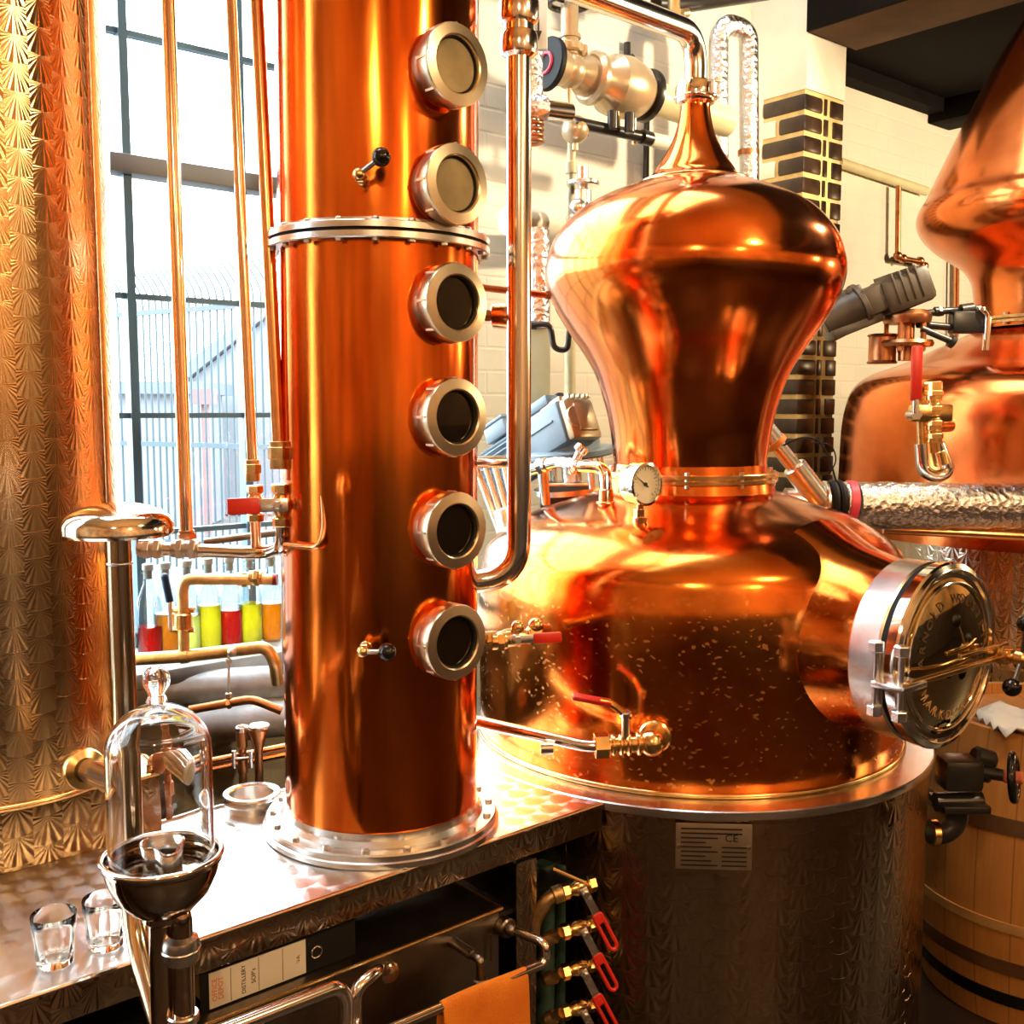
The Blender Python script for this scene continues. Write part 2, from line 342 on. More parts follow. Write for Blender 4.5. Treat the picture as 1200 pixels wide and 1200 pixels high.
class MB:
    def __init__(s): s.bm = bmesh.new()
    def faces(s, co, fs, mtx=None):
        vs = [s.bm.verts.new(mtx @ Vector(c) if mtx else Vector(c)) for c in co]
        for f in fs:
            try: s.bm.faces.new([vs[i] for i in f])
            except ValueError: pass
        return vs
    def lathe(s, prof, mtx, n=48, close=False):
        rings = []
        for r, z in prof:
            if r < 1e-6: rings.append([s.bm.verts.new(mtx @ Vector((0, 0, z)))])
            else: rings.append([s.bm.verts.new(mtx @ Vector((r * math.cos(2 * PI * i / n), r * math.sin(2 * PI * i / n), z))) for i in range(n)])
        pairs = list(zip(rings, rings[1:]))
        if close: pairs.append((rings[-1], rings[0]))
        for a, b in pairs:
            for i in range(n):
                j = (i + 1) % n
                if len(a) == 1 and len(b) == 1: continue
                if len(a) == 1: f = [a[0], b[j], b[i]]
                elif len(b) == 1: f = [a[i], a[j], b[0]]
                else: f = [a[i], a[j], b[j], b[i]]
                try: s.bm.faces.new(f)
                except ValueError: pass
        return s
    def cyl(s, p0, p1, r, r2=None, n=24, bev=0.0):
        p0 = Vector(p0); p1 = Vector(p1); L = (p1 - p0).length; r2 = r if r2 is None else r2
        if bev: pr = [(0, 0), (r - bev, 0), (r, bev), (r2, L - bev), (r2 - bev, L), (0, L)]
        else: pr = [(0, 0), (r, 0), (r2, L), (0, L)]
        return s.lathe(pr, axisM(p0, p1 - p0), n)
    def hexa(s, p0, p1, r, bev=0.0015):
        return s.cyl(p0, p1, r, n=6, bev=min(bev, r * .2))
    def box(s, c, size, mtx=None, bev=0.0):
        mt = mtx or Matrix.Identity(4)
        t = bmesh.new(); bmesh.ops.create_cube(t, size=1.0)
        for v in t.verts: v.co = Vector((v.co.x * size[0] + c[0], v.co.y * size[1] + c[1], v.co.z * size[2] + c[2]))
        if bev: bmesh.ops.bevel(t, geom=list(t.edges), offset=bev, segments=2, affect='EDGES', profile=0.5)
        s._merge(t, mt); return s
    def _merge(s, t, mt):
        d = {}
        for v in t.verts: d[v] = s.bm.verts.new(mt @ v.co)
        for f in t.faces:
            try: s.bm.faces.new([d[v] for v in f.verts])
            except ValueError: pass
        t.free()
    def prism(s, poly, h, mtx, bev=0.0):
        t = bmesh.new(); vs = [t.verts.new((x, y, 0)) for x, y in poly]; f = t.faces.new(vs)
        e = bmesh.ops.extrude_face_region(t, geom=[f]); bmesh.ops.translate(t, vec=(0, 0, h), verts=[g for g in e['geom'] if isinstance(g, bmesh.types.BMVert)])
        if bev: bmesh.ops.bevel(t, geom=list(t.edges), offset=bev, segments=2, affect='EDGES', profile=0.5)
        s._merge(t, mtx); return s
    def sphere(s, c, r, sc=(1, 1, 1), n=24, mtx=None):
        mt = mtx or Matrix.Translation(c)
        k = n // 2
        return s.lathe([(r * math.sin(PI * i / k) * sc[0], -r * math.cos(PI * i / k) * sc[2]) if 0 < i < k else (0, -r * sc[2] * (1 if i == 0 else -1)) for i in range(k + 1)], mt, n)
    def tube(s, pts, r, bend=None, n=20, cap=True, hollow=False):
        pts = [Vector(p) for p in pts]
        bend = (0 if callable(r) else r * 2.2) if bend is None else bend
        path = [pts[0]]
        for a, b, c in zip(pts, pts[1:], pts[2:]):
            u = (a - b); w = (c - b); bl = min(bend, u.length * .49, w.length * .49)
            u.normalize(); w.normalize()
            if bl < 1e-5 or u.dot(w) < -0.999: path.append(b); continue
            p, q = b + u * bl, b + w * bl
            for i in range(9):
                t = i / 8; path.append(p * (1 - t) ** 2 + b * 2 * t * (1 - t) + q * t * t)
        path.append(pts[-1])
        tg = (path[1] - path[0]).normalized(); ref = ZZ if abs(tg.z) < .9 else Vector((1, 0, 0))
        nx = ref.cross(tg).normalized(); rings = []
        for i, p in enumerate(path):
            if 0 < i < len(path) - 1: t2 = ((path[i + 1] - p).normalized() + (p - path[i - 1]).normalized()).normalized()
            elif i == 0: t2 = tg
            else: t2 = (p - path[i - 1]).normalized()
            q = tg.rotation_difference(t2); nx = (q @ nx).normalized(); tg = t2; ny = tg.cross(nx)
            rr = r(i / (len(path) - 1)) if callable(r) else r
            rings.append([s.bm.verts.new(p + nx * math.cos(2 * PI * k / n) * rr + ny * math.sin(2 * PI * k / n) * rr) for k in range(n)])
        for a, b in zip(rings, rings[1:]):
            for k in range(n): s.bm.faces.new([a[k], a[(k + 1) % n], b[(k + 1) % n], b[k]])
        if cap: s.bm.faces.new(rings[0][::-1]); s.bm.faces.new(rings[-1])
        return s
    def torus(s, c, R, r, d=(0, 0, 1), n=40, k=12):
        mt = axisM(Vector(c), d)
        return s.lathe([(R + r * math.cos(2 * PI * i / k), r * math.sin(2 * PI * i / k)) for i in range(k)], mt, n, close=True)

def wloc(o):
    v = Vector((0, 0, 0))
    while o is not None: v += o.location; o = o.parent
    return v
def obj(name, mb, mat, parent=None, origin=None, ang=32, smooth=True):
    bm = mb.bm if isinstance(mb, MB) else mb
    bmesh.ops.recalc_face_normals(bm, faces=list(bm.faces))
    off = wloc(parent) if parent is not None else Vector(origin if origin is not None else (0, 0, 0))
    for v in bm.verts: v.co -= off
    me = bpy.data.meshes.new(name); bm.to_mesh(me); bm.free()
    if smooth:
        me.polygons.foreach_set('use_smooth', [True] * len(me.polygons))
        me.set_sharp_from_angle(angle=R_(ang))
    o = bpy.data.objects.new(name, me); COL.objects.link(o)
    me.materials.append(M[mat] if isinstance(mat, str) else mat)
    if parent is not None: o.parent = parent
    elif origin is not None: o.location = origin
    return o
def tag(o, label, cat, group=None, kind=None):
    if label: o['label'] = label
    if cat: o['category'] = cat
    if group: o['group'] = group
    if kind: o['kind'] = kind
    return o
def thing(name, loc, label, cat, group=None):
    o = bpy.data.objects.new(name, None); COL.objects.link(o); o.location = loc; o.empty_display_size = 0.05
    return tag(o, label, cat, group)
def struct(name, mb, mat, parent=None, **k):
    o = obj(name, mb, mat, parent, **k); o['kind'] = 'structure'; return o
def text_mb(txt, size, mtx, ext=0.0006, align='CENTER', bold=0.0):
    cu = bpy.data.curves.new('txt', 'FONT'); cu.body = txt; cu.size = size; cu.extrude = ext; cu.align_x = align; cu.align_y = 'CENTER'; cu.offset = bold
    cu.resolution_u = 3
    o = bpy.data.objects.new('txt', cu); COL.objects.link(o)
    dg = bpy.context.evaluated_depsgraph_get(); me = bpy.data.meshes.new_from_object(o.evaluated_get(dg))
    b = MB(); t = bmesh.new(); t.from_mesh(me); b._merge(t, mtx)
    bpy.data.objects.remove(o); bpy.data.curves.remove(cu); bpy.data.meshes.remove(me)
    return b
def join(*mbs):
    a = mbs[0]
    for b in mbs[1:]:
        a._merge(b.bm, Matrix.Identity(4))
    return a
def prof(axpx, D, rows):
    """silhouette rows (py, half width px) of a round vessel at distance D -> (radius, height)"""
    out = []
    for py, hw in rows:
        zc = at(axpx, py, D); k = (zc - Vector((0, 0, CAMZ))).dot(Vector((0, math.cos(PITCH), -math.sin(PITCH)))) / F
        a = math.atan(hw * k / D); r = D * math.sin(a); Dt = D * math.cos(a) ** 2
        out.append((r, at(axpx, py, Dt).z))
    return out
def smooth_prof(p, k=4):
    """Catmull-Rom through the given profile points"""
    q = [p[0]] + list(p) + [p[-1]]; out = []
    for i in range(1, len(q) - 2):
        a, b, c, d = [Vector(x) for x in q[i - 1:i + 3]]
        for j in range(k):
            t = j / k
            v = 0.5 * ((2 * b) + (c - a) * t + (2 * a - 5 * b + 4 * c - d) * t * t + (3 * b - a - 3 * c + d) * t ** 3)
            out.append((max(v.x, 0), v.y))
    out.append(tuple(p[-1])); return out
# ------------------------------------------------------------------ setting
def uof(p): return (Vector((p.x, p.y)) - O).dot(U2)
def vof(p): return (Vector((p.x, p.y)) - O).dot(V2)
VW = 1.20          # inner face of the window wall
VG = 1.30          # plane of the window frames
CEIL = 4.6
LOWC = onv(1040, 102, VW).z; BZ = onv(945, 37, 0.93).z
SK = (-0.9, 1.9, -0.1, 1.0)   # unseen roof light, added to whiten the copper's reflections
def rbox(mb, u0, u1, v0, v1, z0, z1, bev=0.0):
    c = ((u0 + u1) / 2, (v0 + v1) / 2, 0); d = (u1 - u0, v1 - v0, z1 - z0)
    return mb.box((0, 0, 0), d, roomM(uv(c[0], c[1], (z0 + z1) / 2)), bev)

b = MB(); rbox(b, -4.2, 8.2, -5.2, 1.45, -0.1, 0.0); struct('floor', b, 'floor')
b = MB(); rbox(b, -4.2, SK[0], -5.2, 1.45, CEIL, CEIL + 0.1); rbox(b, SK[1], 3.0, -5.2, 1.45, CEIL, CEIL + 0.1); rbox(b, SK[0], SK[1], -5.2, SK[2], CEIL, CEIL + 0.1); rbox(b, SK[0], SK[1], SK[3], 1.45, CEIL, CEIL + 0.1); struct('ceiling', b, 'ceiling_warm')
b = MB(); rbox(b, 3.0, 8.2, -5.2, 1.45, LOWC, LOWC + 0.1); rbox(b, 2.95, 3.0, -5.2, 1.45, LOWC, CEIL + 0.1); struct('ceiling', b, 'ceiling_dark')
W1 = (-0.75, 1.42, 0.97, 4.3); W2_ADDED = (-3.3, -1.05, 0.97, 4.3)
b = MB()
us = [-4.2, W2_ADDED[0], W2_ADDED[1], W1[0], W1[1], 8.2]
for i in range(5):
    if i in (1, 3):
        rbox(b, us[i], us[i + 1], VW, 1.45, 0, 0.95); rbox(b, us[i], us[i + 1], VW, 1.45, 4.3, CEIL + 0.1)
    else: rbox(b, us[i], us[i + 1], VW, 1.45, 0, CEIL + 0.1)
struct('wall_left', b, 'white_wall')
for nm, e in (('wall_back', (-4.2, 8.2, -5.3, -5.2)), ('wall_front', (-4.3, -4.2, -5.2, 1.45)), ('wall_right', (8.2, 8.3, -5.2, 1.45))):
    b = MB(); rbox(b, *e, 1.35, CEIL + .1); w = struct(nm, b, 'room_upper')
    b = MB(); rbox(b, *e, 0, 1.35); struct('added_wainscot', b, 'added_wainscot_warm' if nm == 'wall_front' else 'room_brown', w)  # unseen wainscot added, toned for the reflections in the metal
b = MB(); rbox(b, W2_ADDED[0] - .1, W1[1] + .1, 0.98, VG + .02, 0.93, 0.97, 0.006); struct('trim_1', b, 'sill')
# windows; the second is unseen, added to feed daylight into the reflections
mu1 = uof(onv(153, 400, VG)); mu2 = uof(onv(285, 400, VG)); pitch = mu2 - mu1
def hz(py): return onv(150, py, VG).z
bars = [hz(40), hz(347), hz(487), hz(626)]; tz0, tz1 = hz(206), hz(184)
for n, (u0, u1, z0, z1) in ((1, W1), (2, W2_ADDED)):
    fr = MB()
    for a, bb in ((u0, u0 + .05), (u1 - .05, u1)): rbox(fr, a, bb, VG - .03, VG + .03, z0, z1)
    rbox(fr, u0, u1, VG - .03, VG + .03, z0, z0 + .04); rbox(fr, u0, u1, VG - .03, VG + .03, z1 - .05, z1)
    k = math.ceil((u0 + .08 - mu1) / pitch); mus = []
    while mu1 + k * pitch < u1 - .08: mus.append(mu1 + k * pitch); k += 1
    for x in mus: rbox(fr, x - .011, x + .011, VG - .02, VG + .02, z0, z1)
    for z in bars + [bars[0] + .31, bars[0] + .62]:
        if z < z1 - .05: rbox(fr, u0, u1, VG - .012, VG + .012, z - .007, z + .007)
    w = struct('window_%d' % n, fr, 'frame_blue')
    tr = MB(); rbox(tr, u0, u1, VG - .04, VG + .03, tz0, tz1, .004); struct('transom', tr, 'transom', w)
    es = [u0 + .03] + mus + [u1 - .03]
    for a, bb in zip(es, es[1:]):
        pb = MB(); rbox(pb, a, bb, VG - .002, VG + .002, z0 + .02, z1 - .03); struct('pane', pb, 'pane', w)
fr = MB()
for k in range(6):
    x = SK[0] + (SK[1] - SK[0]) * k / 5; rbox(fr, x - .02, x + .02, SK[2], SK[3], CEIL + .02, CEIL + .07)
rbox(fr, SK[0], SK[1], SK[2], SK[2] + .04, CEIL + .02, CEIL + .07); rbox(fr, SK[0], SK[1], SK[3] - .04, SK[3], CEIL + .02, CEIL + .07)
w = struct('window_3', fr, 'frame_blue')  # out of view, put in for bright reflections
pb = MB(); rbox(pb, SK[0], SK[1], SK[2], SK[3], CEIL + .045, CEIL + .049); struct('pane', pb, 'pane', w)
# timber beam and brick pillar
PX = onv(941, 200, 0.95); pu = uof(PX)
b = MB(); rbox(b, pu - .02, pu + .30, -5.2, 0.93, BZ, BZ + .3, .006); bmo = struct('beam', b, 'beam')
b = MB(); rbox(b, pu - .03, pu - .02, -5.2, 0.93, BZ, BZ + .3); struct('shade_board', b, 'ceiling_dark', bmo)  # black sheet stands in for shade on the beam's left face
b = MB(); rbox(b, pu + .31, 8.1, 1.12, 1.2, LOWC - .06, LOWC); struct('wall_plate_beam', b, 'ceiling_dark')
b = MB(); rbox(b, pu + 1.35, pu + 1.55, -5.2, 1.2, LOWC - .10, LOWC + .02, .006); struct('beam', b, 'ceiling_dark')
b = MB(); PW = uof(onv(984, 200, 0.95)) - pu
z1 = at(941, 106, PX.y).z
rbox(b, pu, pu + PW, 0.95, 1.25, 0, z1 + .01)
pil = struct('brick_pillar', b, 'mortar')
b = MB(); rbox(b, pu - .006, pu + PW + .006, 0.94, 1.25, z1 + .005, CEIL); rbox(b, pu - .01, pu + .005, 1.14, 1.25, 0, z1 + .005); struct('plaster', b, 'cream', pil)
br = MB(); wb = MB(); ch = 0.0765; z = z1 - ch; k = 0
while z > 0.2:
    d = 0.19 if k % 2 == 0 else 0.115
    rbox(br, pu - .007, pu + .115, 0.943, 0.95 + d, z + .006, z + ch - .008, .012)
    if k % 2: rbox(wb, pu - .006, pu + .03, 0.95 + d + .012, 1.2, z + .006, z + ch - .008, .004)
    x0 = .155 + (.02 if k % 2 else 0)
    rbox(br, pu + .125, pu + .142 + (.01 if k % 2 else 0), 0.944, 1.0, z + .006, z + ch - .008, .003)
    rbox(br, pu + x0 + .01, pu + PW + .006, 0.943, 1.0, z + .006, z + ch - .008, .004)
    z -= ch; k += 1
struct('brick', br, 'brick_dark', pil); struct('painted_brick', wb, 'cream', pil)
# outdoors
b = MB(); rbox(b, -14, 12, 1.45, 40, -0.12, -0.02); struct('ground', b, 'ground_out')
f0 = at(70, 380, 11.6); f1 = at(420, 350, 9.3); zr = f0.z = f1.z = 2.58
g = MB(); L = (f1 - f0).length; d = (f1 - f0).normalized()
for zz in (2.58, 1.25, .25): g.box((0, 0, 0), (L, .04, .05), Matrix.Translation((f0 + f1) / 2 + Vector((0, 0, zz - 2.58))) @ d.to_track_quat('X', 'Z').to_matrix().to_4x4())
rail = thing('security_railing', Vector((f0.x, f0.y, -.02)), 'tall outdoor railing with bent spike tops seen through the window', 'railing')
obj('rail', g, 'fence', rail)
n = int(L / .098)
for i in range(n + 1):
    p = f0 + d * (i * L / n); q = MB()
    q.tube([Vector((p.x, p.y, 0)), Vector((p.x, p.y, 2.72)), Vector((p.x, p.y, 2.85)) - d * .08, Vector((p.x, p.y, 3.0)) - d * .22], .012, .1, n=6)
    obj('bar', q, 'fence', rail)
hs = thing('gabled_house', at(300, 640, 16), 'pale gabled brick building across the yard', 'building')
a0 = at(222, 446, 16); a1 = at(330, 360, 16); a2 = at(520, 470, 16)
b = MB(); b.prism([(a0.x, 0), (a2.x, 0), (a2.x, a2.z), (a1.x, a1.z), (a0.x, a0.z)], 5, Matrix.Translation((0, 16, 0)) @ Matrix.Rotation(PI / 2, 4, 'X') @ Matrix.Scale(-1, 4, (0, 0, 1))); obj('wall', b, 'house', hs)
b = MB(); w = Vector((0, -.15, .02)); th = Vector((0, 0, .22))
for p, q in ((a0 + (a0 - a1) * .1, a1), (a1, a2 + (a2 - a1) * .1)):
    b.faces([p + w, q + w, q + w + Vector((0, 5.3, 0)), p + w + Vector((0, 5.3, 0)), p + w + th, q + w + th, q + w + th + Vector((0, 5.3, 0)), p + w + th + Vector((0, 5.3, 0))],
            [(0, 1, 2, 3), (4, 5, 6, 7), (0, 1, 5, 4), (2, 3, 7, 6), (1, 2, 6, 5), (0, 3, 7, 4)])
obj('roof', b, 'house_roof', hs)
sh = thing('low_shed', at(190, 640, 14), 'low pale shed with grey flat roof beside the gabled building', 'shed')
p = at(120, 462, 14); q = at(226, 462, 14)
b = MB(); b.box(((p.x + q.x) / 2, 14.6, p.z / 2), (q.x - p.x, 1.6, p.z)); obj('wall', b, 'house', sh)
b = MB(); b.box(((p.x + q.x) / 2, 14.6, p.z + .08), (q.x - p.x + .3, 1.9, .16)); obj('roof', b, 'house_roof', sh)
p = at(229, 456, 13.4); q = at(251, 474, 13.4)
b = MB(); b.box(((p.x + q.x) / 2, 13.4, (p.z + q.z) / 2), (q.x - p.x, .3, p.z - q.z)); 
b.box(((p.x + q.x) / 2, 13.4, q.z / 2), (.08, .08, q.z)); obj('yard_board', b, 'house_red', origin=Vector((p.x, 13.4, 0)))
tag(bpy.data.objects['yard_board'], 'faded red board on a post in the yard', 'board')

# ------------------------------------------------------------------ worktop, plinth, tall tank
POT = Vector((0.443, 2.62, 0)); pot_u, pot_v = uof(POT), vof(POT)
CR = 0.592
ZC = 0.80
ctr = thing('worktop_counter', uv(-.2, .2, 0), 'long engine-turned steel counter carrying the copper column', 'counter')
CB = 0.475
poly = [(-1.7, 0.0)]
for i in range(9):
    v = CB * i / 8; poly.append((pot_u - math.sqrt((CR + .006) ** 2 - (v - pot_v) ** 2), v))
poly.append((-1.7, CB))
b = MB(); b.prism(poly, .006, roomM(uv(0, 0, ZC - .006))); obj('worktop', b, 'top_swirl', ctr)
ue = poly[1][0]
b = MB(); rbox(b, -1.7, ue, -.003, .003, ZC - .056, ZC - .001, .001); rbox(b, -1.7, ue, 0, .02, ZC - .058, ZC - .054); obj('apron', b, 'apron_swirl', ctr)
b = MB(); b.tube([uv(-1.7, -.002, ZC - .003), uv(ue, -.002, ZC - .003)], .0035, n=8); obj('front_edge', b, 'chrome', ctr)
b = MB(); b.tube([uv(-.3, CB, ZC + .002), uv(ue, CB, ZC + .002)], .004, n=8); obj('back_edge', b, 'steel', ctr)
us_ = uof(onv(627, 1000, 0))
b = MB(); rbox(b, us_ - .001, us_ + .001, -.0042, -.003, ZC - .054, ZC - .004); obj('seam', b, 'chrome', ctr)
up = uof(onv(605, 1060, .02))
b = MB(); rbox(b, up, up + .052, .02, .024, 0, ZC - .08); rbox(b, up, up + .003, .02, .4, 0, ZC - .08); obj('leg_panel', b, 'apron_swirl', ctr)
for x in (-1.6, -.75):
    b = MB(); rbox(b, x, x + .05, .05, .10, 0, ZC - .02); obj('leg', b, 'steel_dark', ctr)
b = MB(); rbox(b, -1.7, 1.25, CB - .02, CB - .01, 0, ZC - .02); obj('back_panel', b, 'steel_dark', ctr)
b = MB(); rbox(b, -1.7, .9, .03, CB - .03, .62, .63); obj('shelf', b, 'steel_dark', ctr)

pcorner = uof(onv(189, 970, .43)) 
pl = thing('tank_plinth', uv(-.6, .7, 0), 'raised engine-turned steel plinth under the tall swirl-patterned tank', 'plinth')
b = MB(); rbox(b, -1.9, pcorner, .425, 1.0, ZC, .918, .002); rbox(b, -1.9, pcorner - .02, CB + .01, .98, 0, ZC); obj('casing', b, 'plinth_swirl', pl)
b = MB(); b.tube([uv(-1.9, .424, .918), uv(pcorner, .424, .918), uv(pcorner, .99, .918)], .004, .002, n=8); obj('edge_trim', b, 'brass', pl)

TK = at(-12, 600, 1.93); TK.z = .921
TR = prof(-12, 1.93, [(450, 149)])[0][0]
tk = thing('steel_tank', TK, 'tall cylindrical tank with overlapping golden swirl pattern', 'tank')
b = MB(); b.lathe([(0, .921), (TR, .921), (TR, 4.2), (0, 4.2)], Matrix.Translation((TK.x, TK.y, 0)), 96); obj('shell', b, 'tank_swirl', tk)
b = MB(); b.torus((TK.x, TK.y, .926), TR + .002, .006, n=96); obj('base_bead', b, 'brass', tk)
b = MB(); p = Vector((TK.x, TK.y, 0)); a = p + Vector((TR + .003, -.03, 0)); 
b.tube([Vector((a.x, a.y, .93)), Vector((a.x, a.y, 4.1))], .004, n=8); obj('column_reflection_strip', b, 'copper_pipe', tk)  # copper strip stands in for the column's reflection on the tank

# ------------------------------------------------------------------ copper column with sight glasses
CO = atz(448, 962, ZC); CX, CY = CO.x, CO.y
MC = Matrix.Translation((CX, CY, 0))
RC = prof(447, CY, [(600, 114)])[0][0]
col = thing('rectifying_column', CO, 'tall round copper rectifying column with six sight glasses', 'column')
zf = at(447, 289, CY).z
b = MB(); b.lathe([(RC, ZC + .03), (RC, zf)], MC, 96); obj('lower_shell', b, 'copper_column', col)
b = MB(); b.lathe([(RC, zf), (RC, 4.1), (0, 4.1)], MC, 96); obj('upper_shell', b, 'copper_column', col)
b = MB(); fw = RC * 1.115
b.lathe([(RC - .01, zf + .003), (fw, zf + .003), (fw, zf + .013), (fw - .002, zf + .015), (RC + .002, zf + .015), (RC + .002, zf + .022), (RC - .01, zf + .022)], MC, 96)
b.lathe([(RC - .01, zf - .003), (fw, zf - .003), (fw, zf - .013), (fw - .002, zf - .015), (RC + .002, zf - .015), (RC - .01, zf - .02)], MC, 96)
fl = obj('flange', b, 'steel', col)
b = MB(); b.lathe([(RC - .02, zf - .003), (fw - .005, zf - .003), (fw - .005, zf + .003), (RC - .02, zf + .003)], MC, 96); obj('gasket', b, 'black', fl)
for i in range(20):
    a = 2 * PI * (i + .3) / 20; r = fw - .009; p = Vector((CX + r * math.cos(a), CY + r * math.sin(a), 0))
    b = MB(); b.hexa(p + ZZ * (zf - .020), p + ZZ * (zf - .014), .0065); b.hexa(p + ZZ * (zf + .014), p + ZZ * (zf + .020), .0065); b.cyl(p + ZZ * (zf - .020), p + ZZ * (zf + .020), .0035, n=10); obj('bolt', b, 'nut', fl)
b = MB(); bw = prof(447, CY, [(962, 137)])[0][0]
b.lathe([(RC - .01, ZC + .0005), (bw - .002, ZC + .0005), (bw, ZC + .003), (bw, ZC + .012), (bw - .004, ZC + .014), (bw - .004, ZC + .024), (bw - .007, ZC + .027), (RC + .012, ZC + .027), (RC + .003, ZC + .036), (RC + .003, ZC + .05), (RC - .01, ZC + .05)], MC, 96)
bf = obj('base_flange', b, 'steel', col)
for i in range(18):
    a = 2 * PI * (i + .45) / 18; r = bw - .018; p = Vector((CX + r * math.cos(a), CY + r * math.sin(a), 0))
    b = MB(); b.hexa(p + ZZ * (ZC + .026), p + ZZ * (ZC + .033), .0075); obj('bolt', b, 'nut', bf)
azs = R_(137); sn = Vector((math.sin(azs), math.cos(azs), 0))
for i, py in enumerate((78, 217, 355, 488, 620, 750)):
    zc = at(527, py, CY - .15).z; mt = axisM(Vector((CX, CY, zc)), sn); r0 = RC
    b = MB(); b.lathe([(.058, r0 - .06), (.058, r0 + .012), (.066, r0 + .014), (.0675, r0 + .017), (.0675, r0 + .040), (.066, r0 + .043), (.049, r0 + .045), (.0465, r0 + .043), (.0455, r0 + .030), (.04, r0 + .030)], mt, 64)
    for k in range(8):
        a = 2 * PI * k / 8; b.box((.0672 * math.cos(a), .0672 * math.sin(a), r0 + .028), (.004, .004, .022), mt)
    sp = obj('sight_port', b, 'ring_steel', col)
    b = MB(); b.lathe([(0, r0 + .034), (.0462, r0 + .033)], mt, 48); obj('glass', b, 'sight_reflecting' if i < 2 else 'sight_glass', sp)
    b = MB(); b.torus(mt @ Vector((0, 0, r0 + .035)), .0452, .0022, sn, 48, 8); obj('seal', b, 'black', sp)
def sample_lever(px, py, kx, ky):
    p = hit_cyl(px, py, CX, CY, RC); n = Vector((p.x - CX, p.y - CY, 0)).normalized(); s = scale_at(p.y)
    q = p + n * .045; kn = at(kx, ky, q.y - .01)
    b = MB(); b.cyl(p - n * .01, p + n * .012, .011, n=20, bev=.002); b.cyl(p, p + n * .035, .007, n=16); b.hexa(p + n * .018, p + n * .030, .0105); b.sphere(p + n * .043, .0105)
    st = obj('sample_cock', b, 'brass', col)
    b = MB(); b.tube([p + n * .043, kn], .0045, n=10); obj('lever', b, 'steel', st)
    b = MB(); b.sphere(kn, .0155); obj('knob', b, 'black_gloss', st, smooth=True)
def hit_cyl(px, py, cx, cy, r):
    d = ray(px, py); a = d.x ** 2 + d.y ** 2; bq = -2 * (d.x * cx + d.y * cy); c = cx * cx + cy * cy - r * r
    t = (-bq - math.sqrt(max(bq * bq - 4 * a * c, 0))) / (2 * a); return Vector((0, 0, CAMZ)) + d * t
sample_lever(420, 211, 441, 184); sample_lever(428, 757, 452, 764)
b = MB(); p = hit_cyl(345, 640, CX, CY, RC); b.tube([p + Vector((-.02, 0, 0)), at(372, 642, p.y - .05), at(378, 620, p.y - .04), at(374, 560, p.y - .03)], .006, .02, n=12); obj('thin_pipe', b, 'copper_pipe', col)

col.rotation_euler = (0, 0.0065, 0)
# ------------------------------------------------------------------ big pot still
def body_prof(rows): return prof(813, POT.y, rows)
MP = Matrix.Translation(POT)
pot = thing('pot_still', POT, 'onion-topped copper pot still with round glass manway on a steel casing', 'still')
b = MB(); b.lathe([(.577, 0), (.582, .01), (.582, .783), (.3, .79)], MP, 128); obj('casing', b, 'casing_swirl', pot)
b = MB(); b.lathe([(.4, .782), (CR, .782), (CR + .001, .785), (CR + .001, .798), (CR - .002, .80), (.4, .80)], MP, 128); obj('collar', b, 'steel', pot)
kp = [(0.515, .80), (.523, .806)] + [(0.524, .83), (.525, .95)] + list(body_prof([(700, 249), (668, 246), (648, 241), (632, 228), (617, 208), (603, 182), (592, 150), (582, 122), (574, 98)]))
kp = kp[:3] + smooth_prof(kp[3:], 4)
b = MB(); b.lathe(kp, MP, 128); obj('kettle', b, 'copper_kettle', pot)
b = MB(); b.torus((POT.x, POT.y, .806), .524, .006, n=128); obj('base_bead', b, 'brass', pot)
hp = body_prof([(546, 88), (530, 90), (507, 93), (487, 97), (465, 103), (440, 112), (415, 126), (393, 141), (368, 157), (342, 170), (318, 175), (298, 172), (278, 165), (258, 150), (243, 132), (230, 106), (221, 82), (214, 62)])
sp_ = body_prof([(212, 58), (205, 50), (198, 46), (180, 34), (162, 25), (145, 20), (129, 17.5), (122, 17.5)])
hp2 = smooth_prof(hp, 4); sp2 = smooth_prof(sp_, 4)
b = MB(); b.lathe(hp2, MP, 128); hl = obj('onion', b, 'copper_pot', pot)
b = MB(); b.lathe(sp2, MP, 64); obj('spout', b, 'copper_pot', pot)
b = MB(); b.torus((POT.x, POT.y, hp2[-1][1]), hp2[-1][0], .004, n=96); obj('shoulder_seam', b, 'copper_pipe', pot)
fz = at(813, 557, POT.y).z; fr = prof(813, POT.y, [(557, 101)])[0][0]
b = MB(); b.lathe([(fr - .04, fz + .012), (fr, fz + .012), (fr + .002, fz + .010), (fr + .002, fz + .003), (fr - .006, fz + .001), (fr - .006, fz - .001), (fr + .002, fz - .003), (fr + .002, fz - .010), (fr, fz - .012), (fr - .04, fz - .012)], MP, 96)
nf = obj('neck_flange', b, 'brass', pot)
b = MB(); b.lathe([(hp[0][0] - .005, fz + .012), (hp[0][0] + .004, fz + .012), (hp[0][0] + .002, fz + .03), (hp[0][0] - .004, fz + .03)], MP, 96); b.lathe([(kp[-1][0] - .02, kp[-1][1] - .005), (kp[-1][0] + .003, kp[-1][1] - .005), (kp[-1][0] - .002, fz - .01)], MP, 96); obj('neck_collar', b, 'copper_pot', nf)
for i in range(10):
    a = 2 * PI * (i + .2) / 10; p = POT + Vector((math.cos(a), math.sin(a), 0)) * (fr - .004)
    b = MB(); b.hexa(p + ZZ * (fz - .019), p + ZZ * (fz + .019), .006); obj('clamp_bolt', b, 'nut', nf)
